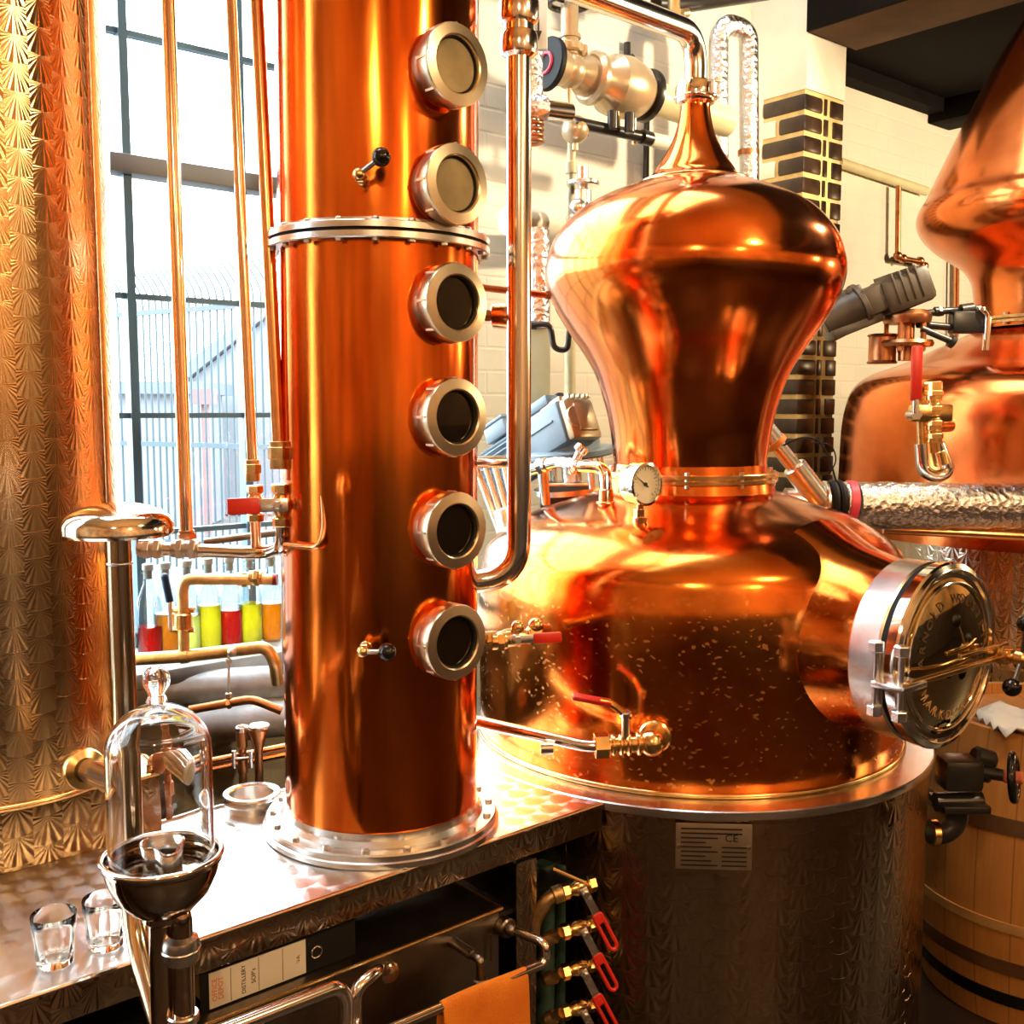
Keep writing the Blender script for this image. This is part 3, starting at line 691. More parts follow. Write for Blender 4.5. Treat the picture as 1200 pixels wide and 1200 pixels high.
def hit_pot(px, py, rows):
    d = ray(px, py); o = Vector((0, 0, CAMZ)); pr = sorted([(z, r) for r, z in rows]); y = POT.y - .75
    while y < POT.y:
        p = o + d * (y / d.y); rr = 0
        for (za, ra), (zb, rb) in zip(pr, pr[1:]):
            if za <= p.z <= zb: rr = ra + (rb - ra) * (p.z - za) / max(zb - za, 1e-6)
        if math.hypot(p.x - POT.x, p.y - POT.y) < rr: return p
        y += .003
    return o + d * (POT.y / d.y)
# manway
az = R_(141.5); mn = Vector((math.sin(az), math.cos(az), 0)); l0 = .70
mc = at(1109, 769, (POT + mn * l0).y); mc = Vector((POT.x + mn.x * l0, POT.y + mn.y * l0, mc.z)); 
mm_ = axisM(mc, mn)   # z out of the door
b = MB(); b.lathe([(.250, -.31), (.232, -.275), (.214, -.24), (.199, -.20), (.187, -.15), (.180, -.12), (.178, -.09)], mm_, 96); mw = obj('manway_neck', b, 'copper_kettle', pot)
b = MB(); b.lathe([(.15, -.112), (.182, -.112), (.186, -.108), (.186, -.048), (.182, -.044), (.16, -.044)], mm_, 96); obj('manway_band', b, 'steel', pot)
b = MB(); b.lathe([(.16, -.044), (.181, -.044), (.181, -.032), (.16, -.032)], mm_, 96); obj('manway_gasket', b, 'black', pot)
b = MB(); b.lathe([(.155, -.032), (.184, -.032), (.189, -.028), (.190, -.008), (.187, -.003), (.178, .001), (.172, .000), (.168, -.004), (.155, -.006)], mm_, 96); dr = obj('manway_door', b, 'chrome', pot)
b = MB(); b.lathe([(0, .018), (.05, .0165), (.09, .012), (.125, .005), (.150, -.002), (.160, -.006), (.168, -.006)], mm_, 96)
MG = MatB('mirrored door glass'); MG.set(Base_Color=(0.62, 0.55, 0.36), Metallic=1.0, Roughness=0.05); M['door_glass'] = MG.mat
obj('door_glass', b, 'door_glass', dr)
def dome_z(r): return .018 - .0135 * (r / .125) ** 2
def arc_text(txt, r, a0, step, size, flip):
    parts = []
    for i, chh in enumerate(txt):
        if chh == ' ': continue
        a = a0 + (step * i if flip else -step * i)
        rot = a - PI / 2 if not flip else a + PI / 2
        mt = mm_ @ Matrix.Translation((r * math.cos(a), r * math.sin(a), dome_z(r) + .002)) @ Matrix.Rotation(rot, 4, 'Z')
        parts.append(text_mb(chh, size, mt, .0005))
    return join(*parts)
# local x of mm_ points along the door's left/right: make the text read from outside
lx = (mm_.to_3x3() @ Vector((1, 0, 0)))
obj('lettering', arc_text('ARNOLD HOLSTEIN', .118, R_(178), R_(12.6), .028, False), 'ink_brown', dr)
obj('lettering', arc_text('MARKDORF', .118, R_(212), R_(13.5), .028, True), 'ink_gold', dr)
b = MB(); b.torus(mm_ @ Vector((0, 0, .0015)), .150, .003, mn, 96, 8); b.torus(mm_ @ Vector((0, 0, .0)), .176, .003, mn, 96, 8); obj('door_bead', b, 'chrome', dr)
# door clamp bars, hinge, star handle
rx = lx  # towards the far right end of the door
def dp(x, z, o): return mc + rx * x + ZZ * z + mn * o
b = MB(); b.box((0, 0, 0), (.43, .018, .010), Matrix(((rx.x, mn.x, 0, 0), (rx.y, mn.y, 0, 0), (0, 0, 1, 0), (0, 0, 0, 1))) if False else axisM(dp(.0, -.018, .035), ZZ, mn) @ Matrix.Identity(4), .003)
bm_ = axisM(dp(0, -.018, .035), ZZ, mn)
b = MB()
def obox(mb, x0, x1, z0, z1, o0, o1, bev=.002):
    mt = Matrix((rx, mn, ZZ)).transposed().to_4x4(); mt.translation = mc
    return mb.box(((x0 + x1) / 2, (o0 + o1) / 2, (z0 + z1) / 2), (x1 - x0, o1 - o0, z1 - z0), mt, bev)
obox(b, -.215, .165, -.022, -.012, .028, .042); obox(b, -.02, .17, .004, .013, .028, .038); obox(b, .12, .14, -.022, .013, .03, .04)
cb = obj('clamp_bar', b, 'brass', pot)
b = MB(); obox(b, -.245, -.165, -.026, -.014, -.02, .05); obox(b, -.222, -.208, -.075, .045, -.03, -.015)
for o in (-.022, .03): 
    b.cyl(dp(-.225, -.085, o), dp(-.225, .055, o), .006, n=14)
    for z0 in (-.085, .038): b.hexa(dp(-.225, z0, o), dp(-.225, z0 + .02, o), .015)
obj('hinge', b, 'steel', pot)
hb = dp(.155, -.016, .060)
b = MB(); b.cyl(hb - mn * .06, hb + mn * .03, .009, n=16); b.cyl(hb, hb + mn * .024, .02, n=24, bev=.004); obox(b, .135, .172, -.03, 0, .02, .05)
sh_ = obj('star_handle', b, 'brass', pot)
for a in (108, 10, -58, -150):
    q = hb + mn * .02 + (rx * math.cos(R_(a)) + ZZ * math.sin(R_(a))) * .085 + mn * .01
    b = MB(); b.tube([hb + mn * .012, q], .005, n=10); sk = obj('spoke', b, 'steel_dark', sh_)
    b = MB(); b.sphere(q, .0185); obj('ball', b, 'black_gloss', sk)
# rating plate on the casing
pc = hit_cyl(836, 991, POT.x, POT.y, .582); pn = Vector((pc.x - POT.x, pc.y - POT.y, 0)).normalized()
pm = axisM(Vector((pc.x, pc.y, pc.z)) + pn * .004, pn); pw, ph = .152, .096
b = MB(); b.box((0, 0, 0), (pw, ph, .003), pm, .001); rp = obj('rating_plate', b, 'plate', pot)
b = MB()
for k in range(9):
    y = ph / 2 - .011 - k * .0095; wl = pw - .03 if k < 2 else (.05 + .012 * ((k * 7) % 3))
    b.box((-pw / 2 + .01 + wl / 2, y, .0022), (wl, .0032, .0006), pm)
    if k > 3: b.box((pw / 2 - .035, y, .0022), (.05, .003, .0006), pm)
obj('plate_lines', b, 'ink', rp)
obj('plate_mark', text_mb('CE', .022, pm @ Matrix.Translation((.035, .018, .002)), .0004), 'ink', rp)
b = MB()
for x, y in ((-1, 0), (1, 0)): b.cyl(pm @ Vector((x * (pw / 2 - .006), y, .001)), pm @ Vector((x * (pw / 2 - .006), y, .005)), .004, n=12)
obj('rivet', b, 'chrome', rp)

# ------------------------------------------------------------------ far right copper still
DF = 3.75; FS = at(1236, 600, DF); FS.z = 0; MF = Matrix.Translation(FS)
far = thing('copper_still', FS, 'second copper still with bulging conical helmet by the white brick wall', 'still')
fp = prof(1236, DF, [(620, 249), (540, 249), (500, 248), (478, 245), (460, 240), (445, 229), (434, 210), (424, 180), (410, 150), (396, 118), (386, 96)])
fc = fp[0]
b = MB(); b.lathe([(fc[0], fc[1] - .02)] + smooth_prof(fp, 4), MF, 128); obj('kettle', b, 'copper_far', far)
np_ = prof(1236, DF, [(384, 96), (366, 98), (345, 100), (325, 104), (308, 116), (292, 138), (276, 156), (260, 167), (246, 170), (234, 167), (222, 160), (205, 153), (180, 142), (132, 121), (60, 86), (0, 52), (-80, 20)])
b = MB(); b.lathe(smooth_prof(np_, 4), MF, 128); obj('helmet', b, 'copper_far', far)
zz = at(1236, 377, DF).z; rf = prof(1236, DF, [(377, 104)])[0][0]
b = MB(); b.lathe([(rf - .04, zz - .012), (rf, zz - .012), (rf, zz - .003), (rf - .006, zz), (rf, zz + .003), (rf, zz + .012), (rf - .04, zz + .012)], MF, 96); obj('neck_flange', b, 'brass_dull', far)
for i in range(14):
    a = 2 * PI * i / 14; p = FS + Vector((math.cos(a), math.sin(a), 0)) * (rf - .012)
    b = MB(); b.hexa(p + ZZ * (zz - .02), p + ZZ * (zz + .022), .008); obj('bolt', b, 'nut', far)
cz = at(1150, 628, DF - .7).z
b = MB(); b.lathe([(.70, 0), (.71, cz), (.5, cz + .002)], MF, 128); obj('casing', b, 'far_swirl', far)
b = MB(); b.lathe([(.6, cz), (.745, cz), (.748, cz + .004), (.748, cz + .022), (.745, cz + .026), (.6, cz + .026)], MF, 128); obj('rim', b, 'copper_pipe', far)
b = MB(); p = Vector((FS.x, FS.y, 0)); q0 = at(1156, 392, DF - .36)
b.tube([q0 - ZZ * .05, at(1158, 368, DF - .36), at(1150, 361, DF - .36), at(1136, 363, DF - .3)], .012, .03, n=14); obj('vent_bend', b, 'chrome', far)

# ------------------------------------------------------------------ piping helpers
def ferrule(mb, p, d, r, w=.018, k=1.45):
    """tri-clamp style joint around a pipe"""
    p = Vector(p); d = Vector(d).normalized()
    mb.lathe([(r * .98, -w), (r * k * .93, -w * .75), (r * k, -w * .45), (r * k, w * .45), (r * k * .93, w * .75), (r * .98, w)], axisM(p, d), 32)
    return mb
def union(mb, p, d, r, w=.03):
    p = Vector(p); d = Vector(d).normalized()
    mb.cyl(p - d * w / 2, p - d * w * .1, r * 1.25, n=24, bev=.001); mb.hexa(p - d * w * .15, p + d * w * .3, r * 1.5); mb.cyl(p + d * w * .25, p + d * w / 2, r * 1.2, n=24, bev=.001)
    return mb
def ball_valve(name, label, p, d, L, r, ld, lever, group=None, body='brass', grip='red', stem=None, lw=None, cat='valve', loop=False):
    """body along d centred on p, stem along ld's normal, lever towards `lever` vector"""
    p = Vector(p); d = Vector(d).normalized(); ld = Vector(ld).normalized(); lv = Vector(lever); Ll = lv.length; lv.normalize()
    t = thing(name, p, label, cat, group)
    b = MB(); b.lathe([(r * .8, -L / 2), (r * 1.2, -L / 2), (r * 1.2, -L * .28), (r * .95, -L * .26), (r * 1.35, -L * .1), (r * 1.35, L * .1), (r * .95, L * .26), (r * 1.2, L * .28), (r * 1.2, L / 2), (r * .8, L / 2)], axisM(p, d), 28)
    b.hexa(p - d * L * .52, p - d * L * .3, r * 1.42); b.hexa(p + d * L * .3, p + d * L * .52, r * 1.42)
    bo = obj('valve_body', b, body, t)
    hs_ = r * 1.35 + .02
    b = MB(); b.cyl(p, p + ld * (r * 1.35 + .012), r * .55, n=16); b.hexa(p + ld * (r * 1.3), p + ld * (r * 1.35 + .01), r * .75); b.cyl(p, p + ld * (hs_ + .008), r * .28, n=12); st = obj('stem', b, 'steel', t)
    b = MB(); b.hexa(p + ld * (hs_ + .002), p + ld * (hs_ + .010), r * .6); obj('stem_nut', b, 'nut', st)
    w = lw or r * 1.0; side = ld.cross(lv).normalized(); base = p + ld * hs_
    mt = Matrix((lv, side, ld)).transposed().to_4x4(); mt.translation = base
    b = MB(); b.box((Ll * .2 - w * .3, 0, 0), (Ll * .4 + w * .6, w * .8, .0035), mt, .001); le = obj('lever', b, 'steel', t)
    b = MB()
    if loop:
        pts = [(Ll * .38, -w * .42), (Ll * .95, -w * .42), (Ll, 0), (Ll * .95, w * .42), (Ll * .38, w * .42)]
        b.tube([mt @ Vector((x, y, 0)) for x, y in pts] + [mt @ Vector((Ll * .38, -w * .42, 0))], w * .2, w * .3, n=10)
        b.box((Ll * .45, 0, 0), (Ll * .16, w, w * .35), mt, .002)
    else: b.box((Ll * .68, 0, 0), (Ll * .64, w, max(.009, w * .5)), mt, .0035)
    obj('grip', b, grip, le)
    return t

# ------------------------------------------------------------------ steel vapour pipe from column to pot
Yv = CY + .06
vb = at(608, 640, Yv); vr = 14.2 * scale_at(Yv)
vx, vy = vb.x, vb.y; ztop = at(597, -38, Yv).z
vp = thing('vapour_pipe', Vector((vx, vy, vb.z)), 'polished steel vapour pipe rising beside the copper column and crossing to the pot spout', 'pipe')
zb = at(600, 677, Yv).z
st_ = sp2[-1][1]
ptop = at(797, 40, POT.y); PT = Vector((POT.x, POT.y, at(815, 40, POT.y).z))
b = MB(); b.tube([Vector((CX + RC * .6, CY + .05, zb - .012)), Vector((vx, vy, zb)), Vector((vx, vy, ztop)), ], vr, .075, n=32); obj('riser', b, 'steel_pipe', vp)
b = MB(); b.tube([Vector((vx, vy, ztop - .1)), Vector((vx, vy, ztop)), PT, Vector((POT.x, POT.y, st_ - .02))], vr * 1.16, .085, n=32); b.cyl(Vector((vx, vy, ztop)) - U2.to_3d() * .08, Vector((vx, vy, ztop)), vr, n=28); obj('cross_pipe', b, 'steel_pipe', vp)
b = MB(); zc1 = at(597, 52, Yv).z; ferrule(b, (vx, vy, zc1), ZZ, vr, .026, 1.5); zc2 = at(597, 12, Yv).z; ferrule(b, (vx, vy, zc2), ZZ, vr * 1.1, .03, 1.45); b.cyl((vx, vy, zc1), (vx, vy, zc2), vr * 1.2, n=28); obj('coupling', b, 'steel_pipe', vp)
zc3 = at(815, 110, POT.y).z
b = MB(); ferrule(b, (POT.x, POT.y, zc3), ZZ, .034, .03, 1.45); b.torus((POT.x, POT.y, zc3 - .012), .049, .004); obj('spout_clamp', b, 'chrome', vp)
b = MB(); q = Vector((POT.x, POT.y, zc3)) + Vector((.035, -.04, 0)); b.cyl(q - ZZ * .01, q + ZZ * .018, .007, n=12); b.box((0, 0, 0), (.03, .01, .006), Matrix.Translation(q + ZZ * .018), .002); obj('clamp_screw', b, 'nut', vp)
# little fittings between column and riser
p = at(583, 370, CY + .1)
cp = thing('sample_bowl', p, 'small copper cup on a hex stub right of the copper column', 'fitting')
b = MB(); b.lathe([(0, -.025), (.014, -.025), (.024, -.02), (.026, .0), (.026, .03), (.024, .035), (0, .035)], axisM(p + Vector((.012, 0, 0)), Vector((1, -.2, 0))), 28); obj('cup', b, 'copper_pipe', cp)
b = MB(); b.cyl(p - Vector((.09, 0, 0)), p, .006, n=12); b.hexa(p - Vector((.025, 0, 0)), p - Vector((.01, 0, 0)), .012); obj('stub', b, 'copper_dark', cp)
b = MB(); a = at(560, 335, CY + .1); c_ = at(640, 346, CY + .35); b.tube([a - Vector((.02, 0, 0)), c_], .007, n=12); b.hexa(c_ - Vector((.004, .004, 0)), c_ + Vector((.008, .004, 0)), .010)
tag(obj('copper_tube', b, 'copper_dark', origin=a), 'thin copper tube running from the column to the onion dome', 'pipe')
b = MB(); a = at(550, 541, CY + .12); c_ = at(612, 541, CY + .16); b.tube([a, c_], .0125, n=16)
tag(obj('steel_tube', b, 'steel_pipe', origin=a), 'short level steel tube behind the riser, below the fourth sight glass', 'pipe')

# ------------------------------------------------------------------ valves on the pot and column
p = hit_pot(768, 862, kp); nrm = Vector((p.x - POT.x, p.y - POT.y, 0)).normalized()
fl_ = thing('drain_cock', p, 'brass drain cock low on the pot with a raised red lever', 'valve')
e1 = p + nrm * .05; e2 = at(700, 874, e1.y - .005); dd = (e2 - e1).normalized()
b = MB(); b.cyl(p - nrm * .02, p + nrm * .012, .034, n=28, bev=.004); b.cyl(p, p + nrm * .05, .022, n=24); b.sphere(e1, .0275); obj('boss', b, 'brass', fl_)
b = MB(); b.cyl(e1, e2, .018, n=24)
for k in (.2, .38, .52, .66): b.cyl(e1 + (e2 - e1) * k, e1 + (e2 - e1) * (k + .09), .0245 - .002 * (k > .5), n=24, bev=.003)
b.hexa(e2 - dd * .024, e2 + dd * .006, .026); obj('valve_body', b, 'brass', fl_)
m0 = e1 + (e2 - e1) * .48; s1 = at(733, 838, m0.y - .012); s2 = at(716, 824, m0.y - .02); s3 = at(671, 816, m0.y - .03)
b = MB(); b.cyl(m0, s1, .008, n=12); b.hexa(s1 - (s1 - m0).normalized() * .004, s1 + (s1 - m0).normalized() * .008, .012); obj('stem', b, 'nut', fl_)
b = MB(); b.tube([s1 + Vector((.012, 0, -.002)), s1, s2, s2 + (s3 - s2) * .3], .0075, .012, n=8); lv_ = obj('lever', b, 'brass', fl_)
b = MB(); mt = axisM(s2, s3 - s2, Vector((0, -.5, 1))); b.box((0, 0, (s3 - s2).length / 2), (.016, .011, (s3 - s2).length), mt, .003); obj('grip', b, 'red', lv_)
p2 = at(560, 846, 2.16); b = MB(); b.tube([e2 - dd * .02, e2 + dd * .02, p2, p2 + (p2 - e2).normalized() * .12], .0125, .03, n=20); b.cyl(e2 + dd * .09, e2 + dd * .115, .0135, n=20)
tag(obj('drain_pipe', b, 'steel_pipe', origin=e2), 'straight steel pipe from the brass drain cock to behind the column', 'pipe')
pv = at(600, 747, 1.98)
ball_valve('outlet_valve', 'brass outlet valve with red lever right of the lowest sight glass', pv, Vector((1, .25, .05)), .11, .013, Vector((.25, -.95, .1)), at(655, 754, 1.95) - at(603, 757, 1.95), lw=.02)
b = MB(); a = at(545, 752, 1.9); b.cyl(a, pv - Vector((.05, .0125, 0)), .012, n=16); q = at(629, 737, 2.0)
b.tube([pv + Vector((.05, .012, .0)), q, at(640, 738, 2.2)], .012, .02, n=14); b.sphere(at(628, 733, 1.99), .015); b.sphere(at(607, 735, 1.97), .013); union(b, at(585, 752, 1.96), Vector((1, .2, 0)), .012)
tag(obj('brass_elbow', b, 'brass', origin=a), 'brass pipe and elbow joining the column to the pot through the outlet valve', 'pipe')
# gauge
gp = hit_pot(750, 611, kp); gn = Vector((.62, -.78, 0)).normalized()
gc = at(757, 567, gp.y); ga = thing('pressure_gauge', gp, 'round steel pressure gauge with pale dial standing on the pot shoulder', 'gauge')
b = MB(); b.cyl(gp - ZZ * .02, gp + ZZ * .012, .017, n=20, bev=.003); b.hexa(gp + ZZ * .008, gp + ZZ * .028, .015); b.cyl(gp, Vector((gp.x, gp.y, gc.z - .03)), .0085, n=16); obj('stem', b, 'copper_pipe', ga)
gm = axisM(Vector((gp.x, gp.y, gc.z)), gn); Rg = 25.5 * scale_at(gp.y) * 1.0
b = MB(); b.lathe([(0, -.022), (Rg * .92, -.022), (Rg * .96, -.018), (Rg * .96, .012), (Rg, .013), (Rg, .020), (Rg * .88, .021), (Rg * .86, .015)], gm, 48); cs = obj('gauge_case', b, 'chrome', ga)
b = MB(); b.lathe([(0, .014), (Rg * .87, .014), (Rg * .87, .012), (0, .012)], gm, 40); dl = obj('dial', b, 'dial', cs)
b = MB()
for k in range(21):
    a = R_(225 - 270 * k / 20); r1, r2 = Rg * .78, Rg * (.62 if k % 5 == 0 else .70)
    b.tube([gm @ Vector((r1 * math.cos(a), r1 * math.sin(a), .0148)), gm @ Vector((r2 * math.cos(a), r2 * math.sin(a), .0148))], .0006, n=5)
obj('scale', b, 'ink', dl)
b = MB(); b.tube([gm @ Vector((.008, -.006, .016)), gm @ Vector((-Rg * .6, Rg * .38, .016))], lambda t: .0016 * (1 - t * .7), n=6); b.cyl(gm @ Vector((0, 0, .014)), gm @ Vector((0, 0, .018)), .004, n=12); obj('needle', b, 'ink', dl)
# steam elbow on the shoulder
ep = hit_pot(710, 590, kp); es_ = thing('shoulder_pipe', ep, 'bent polished steel pipe on a copper stub left of the pressure gauge', 'pipe')
b = MB(); b.cyl(ep - ZZ * .03, ep + ZZ * .035, .0175, n=24, bev=.003); b.torus(ep + ZZ * .002, .019, .004); obj('stub', b, 'copper_pipe', es_)
e1 = at(709, 548, ep.y); e2 = at(672, 546, ep.y + .05); e3 = at(655, 540, ep.y + .1); e4 = at(618, 552, ep.y + .18)
b = MB(); b.tube([ep + ZZ * .02, Vector((ep.x, ep.y, e1.z)), e2, e3, e4], .0145, .05, n=20); union(b, e2, e2 - e3, .0145, .035); union(b, e3 + (e4 - e3) * .5, e4 - e3, .0145, .035); obj('bend', b, 'chrome', es_)
b = MB(); q = e2 + Vector((0, 0, .0)); b.cyl(q, at(682, 525, q.y), .010, n=14); b.cyl(at(678, 530, q.y), at(684, 523, q.y), .017, n=18, bev=.003); b.cyl(e3 + (e4 - e3) * .5, at(640, 590, e4.y), .012, n=14); obj('side_valve', b, 'steel', es_)

# ------------------------------------------------------------------ agitator motor behind the column
YM = 2.98
mo = thing('agitator_motor', at(660, 540, YM), 'blue grey geared agitator motor with cooling fins behind the vapour pipe', 'motor')
e1_ = UU; e2_ = (-VV * math.cos(R_(24)) + ZZ * math.sin(R_(24))); e3_ = e1_.cross(e2_) * 1.0
if e3_.z < 0: e3_ = -e3_
MF_ = at(677, 492, YM - .08)
mfm = Matrix((e1_, e2_, e3_)).transposed().to_4x4(); mfm.translation = MF_
def fbox(mb, c0, size, bev=.006): return mb.box(c0, size, mfm, bev)
b = MB(); fbox(b, (0, -.09, 0), (.118, .17, .122), .008); fbox(b, (-.061, -.09, .012), (.004, .11, .006), .001); obj('gearbox', b, 'motor_grey', mo)
b = MB(); fbox(b, (.004, .005, -.002), (.112, .03, .118), .012); fbox(b, (.01, .022, .0), (.07, .012, .08), .004); b.cyl(mfm @ Vector((-.025, .015, 0)), mfm @ Vector((-.025, .026, 0)), .032, n=24, bev=.002); fbox(b, (0, -.05, .066), (.08, .09, .02), .006)
for x in (-.03, -.01, .01, .03, .045): fbox(b, (x, .01, .062), (.006, .03, .012), .001)
obj('warm_lit_gear_head', b, 'enamel_tan', mo)  # tan stands in for copper's warm reflection on the grey gearbox
b = MB(); fbox(b, (-.02, -.10, .085), (.05, .10, .03)); obj('breather_box', b, 'motor_grey', mo)
b = MB(); fbox(b, (.012, -.06, .087), (.022, .03, .034), .003); obj('cable_gland', b, 'black', mo)
b = MB(); c0 = mfm @ Vector((0, -.18, -.005)); c1 = mfm @ Vector((0, -.40, -.005)); b.cyl(c0, c1, .060, n=32, bev=.006); b.cyl(c0, c0 + (c1 - c0) * .1, .075, n=32, bev=.004)
for k in range(22):
    a = 2 * PI * k / 22; mt = axisM(c0, c1 - c0); L = (c1 - c0).length; b.box((0, 0, 0), (.022, .0035, L * .8), mt @ Matrix.Rotation(a, 4, 'Z') @ Matrix.Translation((.066, 0, L * .55)), .001)
obj('finned_motor', b, 'motor_grey', mo)
b = MB(); fbox(b, (0, -.30, .095), (.085, .10, .05)); fbox(b, (0, -.30, .123), (.09, .105, .01), .003); obj('terminal_box', b, 'motor_grey', mo)
def mbox(mb, px, py, size, mat=None, bev=.006, off=0):
    c = at(px, py, YM + off); z = ZZ - ax * ax.z; z.normalize(); y = z.cross(ax)
    mt = Matrix((ax, y, z)).transposed().to_4x4(); mt.translation = c; return mb.box((0, 0, 0), size, mt, bev)
fc_ = at(668, 535, YM); fd = Vector((-.10, -.05, 1)).normalized()
b = MB(); b.lathe([(0, .0), (.125, 0), (.128, .004), (.128, .018), (.125, .022), (.09, .026), (.085, .06), (0, .06)], axisM(fc_, fd), 48); obj('mount_flange', b, 'motor_grey', mo)
b = MB()
for k in range(4):
    a = PI / 2 * k + .5; r = .10; q = axisM(fc_, fd) @ Vector((r * math.cos(a), r * math.sin(a), 0)); b.cyl(q, q - fd * .09, .010, n=12)
b.lathe([(.03, -.1), (.11, -.1), (.112, -.085), (.03, -.085)], axisM(fc_, fd), 40); b.cyl(fc_, fc_ - fd * .16, .028, n=20); obj('lantern', b, 'steel', mo)
# inclined heat exchanger tube bundle going down behind the column
b = MB(); a = at(580, 548, 2.9); c_ = at(600, 625, 2.85)
for k in range(5): b.cyl(a + Vector((.026 * (k - 2), 0, 0)), c_ + Vector((.016 * (k - 2) , 0, 0)) - ZZ * .0, .010, n=12)
b.cyl(at(592, 596, 2.85), at(604, 640, 2.83), .035, n=24, bev=.004)
tag(obj('tube_bundle', b, 'steel', origin=a), 'slanting bundle of steel tubes under the blue grey motor', 'pipes')
# dark copper box behind shoulder
bx = at(662, 582, 2.95); b = MB(); b.box((0, 0, 0), (.14, .1, .07), Matrix.Translation(bx), .004); bo = tag(obj('junction_box', b, 'black_iron', origin=bx), 'dark box with pale lid behind the pot shoulder', 'box')
b = MB(); b.box((0, 0, .038), (.15, .11, .01), Matrix.Translation(bx), .003); obj('lid', b, 'steel', bo)

# ------------------------------------------------------------------ foil insulated steam pipe with tape, clamp and wye
YF = 2.92
f0 = at(1003, 592, YF); f1 = at(1560, 596, YF); rfp = 27.5 * scale_at(YF)
fo = thing('insulated_pipe', f0, 'thick foil-wrapped pipe with a pink red tape band near its end', 'pipe')
b = MB(); n_ = 56
b.tube([f0 + (f1 - f0) * (i / n_) for i in range(n_ + 1)], lambda t: rfp * (1 + .025 * math.sin(t * 123) + .02 * math.sin(t * 283)), 0, n=40); obj('foil', b, 'foil', fo)
b = MB(); q0 = at(986, 591, YF); q1 = at(1001, 592, YF); b.cyl(q0, q1, rfp * .98, n=36, bev=.004); obj('end_cap', b, 'foil', fo)
b = MB(); q0 = at(989, 591, YF); q1 = at(999, 592, YF); b.cyl(q0, q1, rfp * 1.035, n=36, bev=.002); obj('tape', b, 'pink', fo)
b = MB()
for x in (974, 982): b.torus(at(x, 590, YF), rfp * .88, .010, (1, 0, 0), 36, 8)
obj('rubber_ring', b, 'black', fo)
b = MB(); b.cyl(at(958, 588, YF), at(988, 591, YF), rfp * .72, n=32, bev=.004); b.cyl(at(964, 588, YF), at(968, 588, YF), rfp * .9, n=32, bev=.002); b.cyl(at(962, 589, YF), at(920, 588, YF), rfp * .6, n=32); obj('steel_end', b, 'steel', fo)
wy0 = at(962, 588, YF - .02); wy1 = at(930, 546, YF - .03); wy2 = at(897, 505, YF - .04)
b = MB(); b.cyl(wy0, wy1, rfp * .52, n=24, bev=.004); b.cyl(wy1, wy2, rfp * .33, n=24); b.cyl(wy1 + (wy2 - wy1) * .62, wy2 + (wy2 - wy1) * .5, rfp * .46, n=24, bev=.003); wy = obj('branch', b, 'steel', fo)
b = MB(); q = wy1 + (wy2 - wy1) * .60; b.cyl(q, q + (wy2 - wy1) * .13, rfp * .5, n=24, bev=.001); obj('orange_band', b, 'orange_ink', wy)
b = MB(); b.tube([at(918, 522, YF - .06), at(938, 512, YF - .06), at(958, 513, YF - .04), at(972, 535, YF - .02), at(980, 565, YF - .02)], .0025, .06, n=8); b.tube([at(952, 519, YF + .02), at(975, 520, YF + .02), at(981, 540, YF + .02), at(972, 555, YF + .02)], .002, .05, n=8)
tag(obj('sensor_cable', b, 'black', origin=at(918, 522, YF - .06)), 'thin black cable looping from the branch to the foil pipe', 'cable')
b = MB(); b.tube([at(1035, 620, YF + .02), at(1560, 646, YF - .12)], .014, n=16)
tag(obj('copper_rail', b, 'copper_pipe', origin=at(1035, 620, YF + .02)), 'level copper pipe just under the foil-wrapped pipe', 'pipe')

# ------------------------------------------------------------------ dark motor and fittings on the far still
YD = 3.42
dm = thing('dark_agitator_motor', at(1060, 390, YD), 'dark brown agitator motor on posts above the second still', 'motor')
ax = (at(1080, 336, YD) - at(985, 374, YD)).normalized(); YM = YD
b = MB(); mbox(b, 1056, 342, (.165, .15, .115), bev=.02); mbox(b, 1068, 336, (.09, .13, .12), bev=.03); mbox(b, 1022, 352, (.10, .13, .09), bev=.01); [mbox(b, 1040 + 9 * k, 341 - 3 * k, (.006, .156, .1), bev=.001) for k in range(4)]; obj('gearbox', b, 'motor_brown', dm)
b = MB(); b.cyl(at(1012, 356, YD), at(965, 380, YD + .03), .066, n=32, bev=.006); b.cyl(at(1010, 357, YD), at(1004, 360, YD), .073, n=32, bev=.002); obj('motor_drum', b, 'motor_brown', dm)
b = MB(); mbox(b, 998, 343, (.05, .07, .035)); obj('terminal_box', b, 'motor_brown', dm)
b = MB(); mbox(b, 1000, 383, (.17, .1, .03)); obj('motor_foot', b, 'motor_brown', dm)
fc_ = at(1063, 375, YD); b = MB(); b.lathe([(0, .03), (.06, .03), (.075, .015), (.075, 0), (.07, -.012), (.0, -.012)], axisM(fc_, ZZ), 36); b.lathe([(0, -.085), (.08, -.085), (.085, -.075), (.08, -.065), (0, -.065)], axisM(fc_, ZZ), 36)
for k in range(5):
    a = 2 * PI * k / 5 + .3; q = fc_ + Vector((.062 * math.cos(a), .062 * math.sin(a), 0)); b.cyl(q, q - ZZ * .10, .008, n=10)
b.cyl(fc_, fc_ - ZZ * .13, .024, n=16); obj('lantern', b, 'copper_dark', dm)
b = MB(); q = at(1034, 408, YD + .03); b.lathe([(0, -.05), (.045, -.05), (.048, -.046), (.043, -.04), (.043, .035), (.048, .04), (.045, .045), (0, .045)], axisM(q, ZZ), 32)
tag(obj('copper_can', b, 'copper_dark', origin=q), 'small squat copper sight can beside the dark motor', 'can')
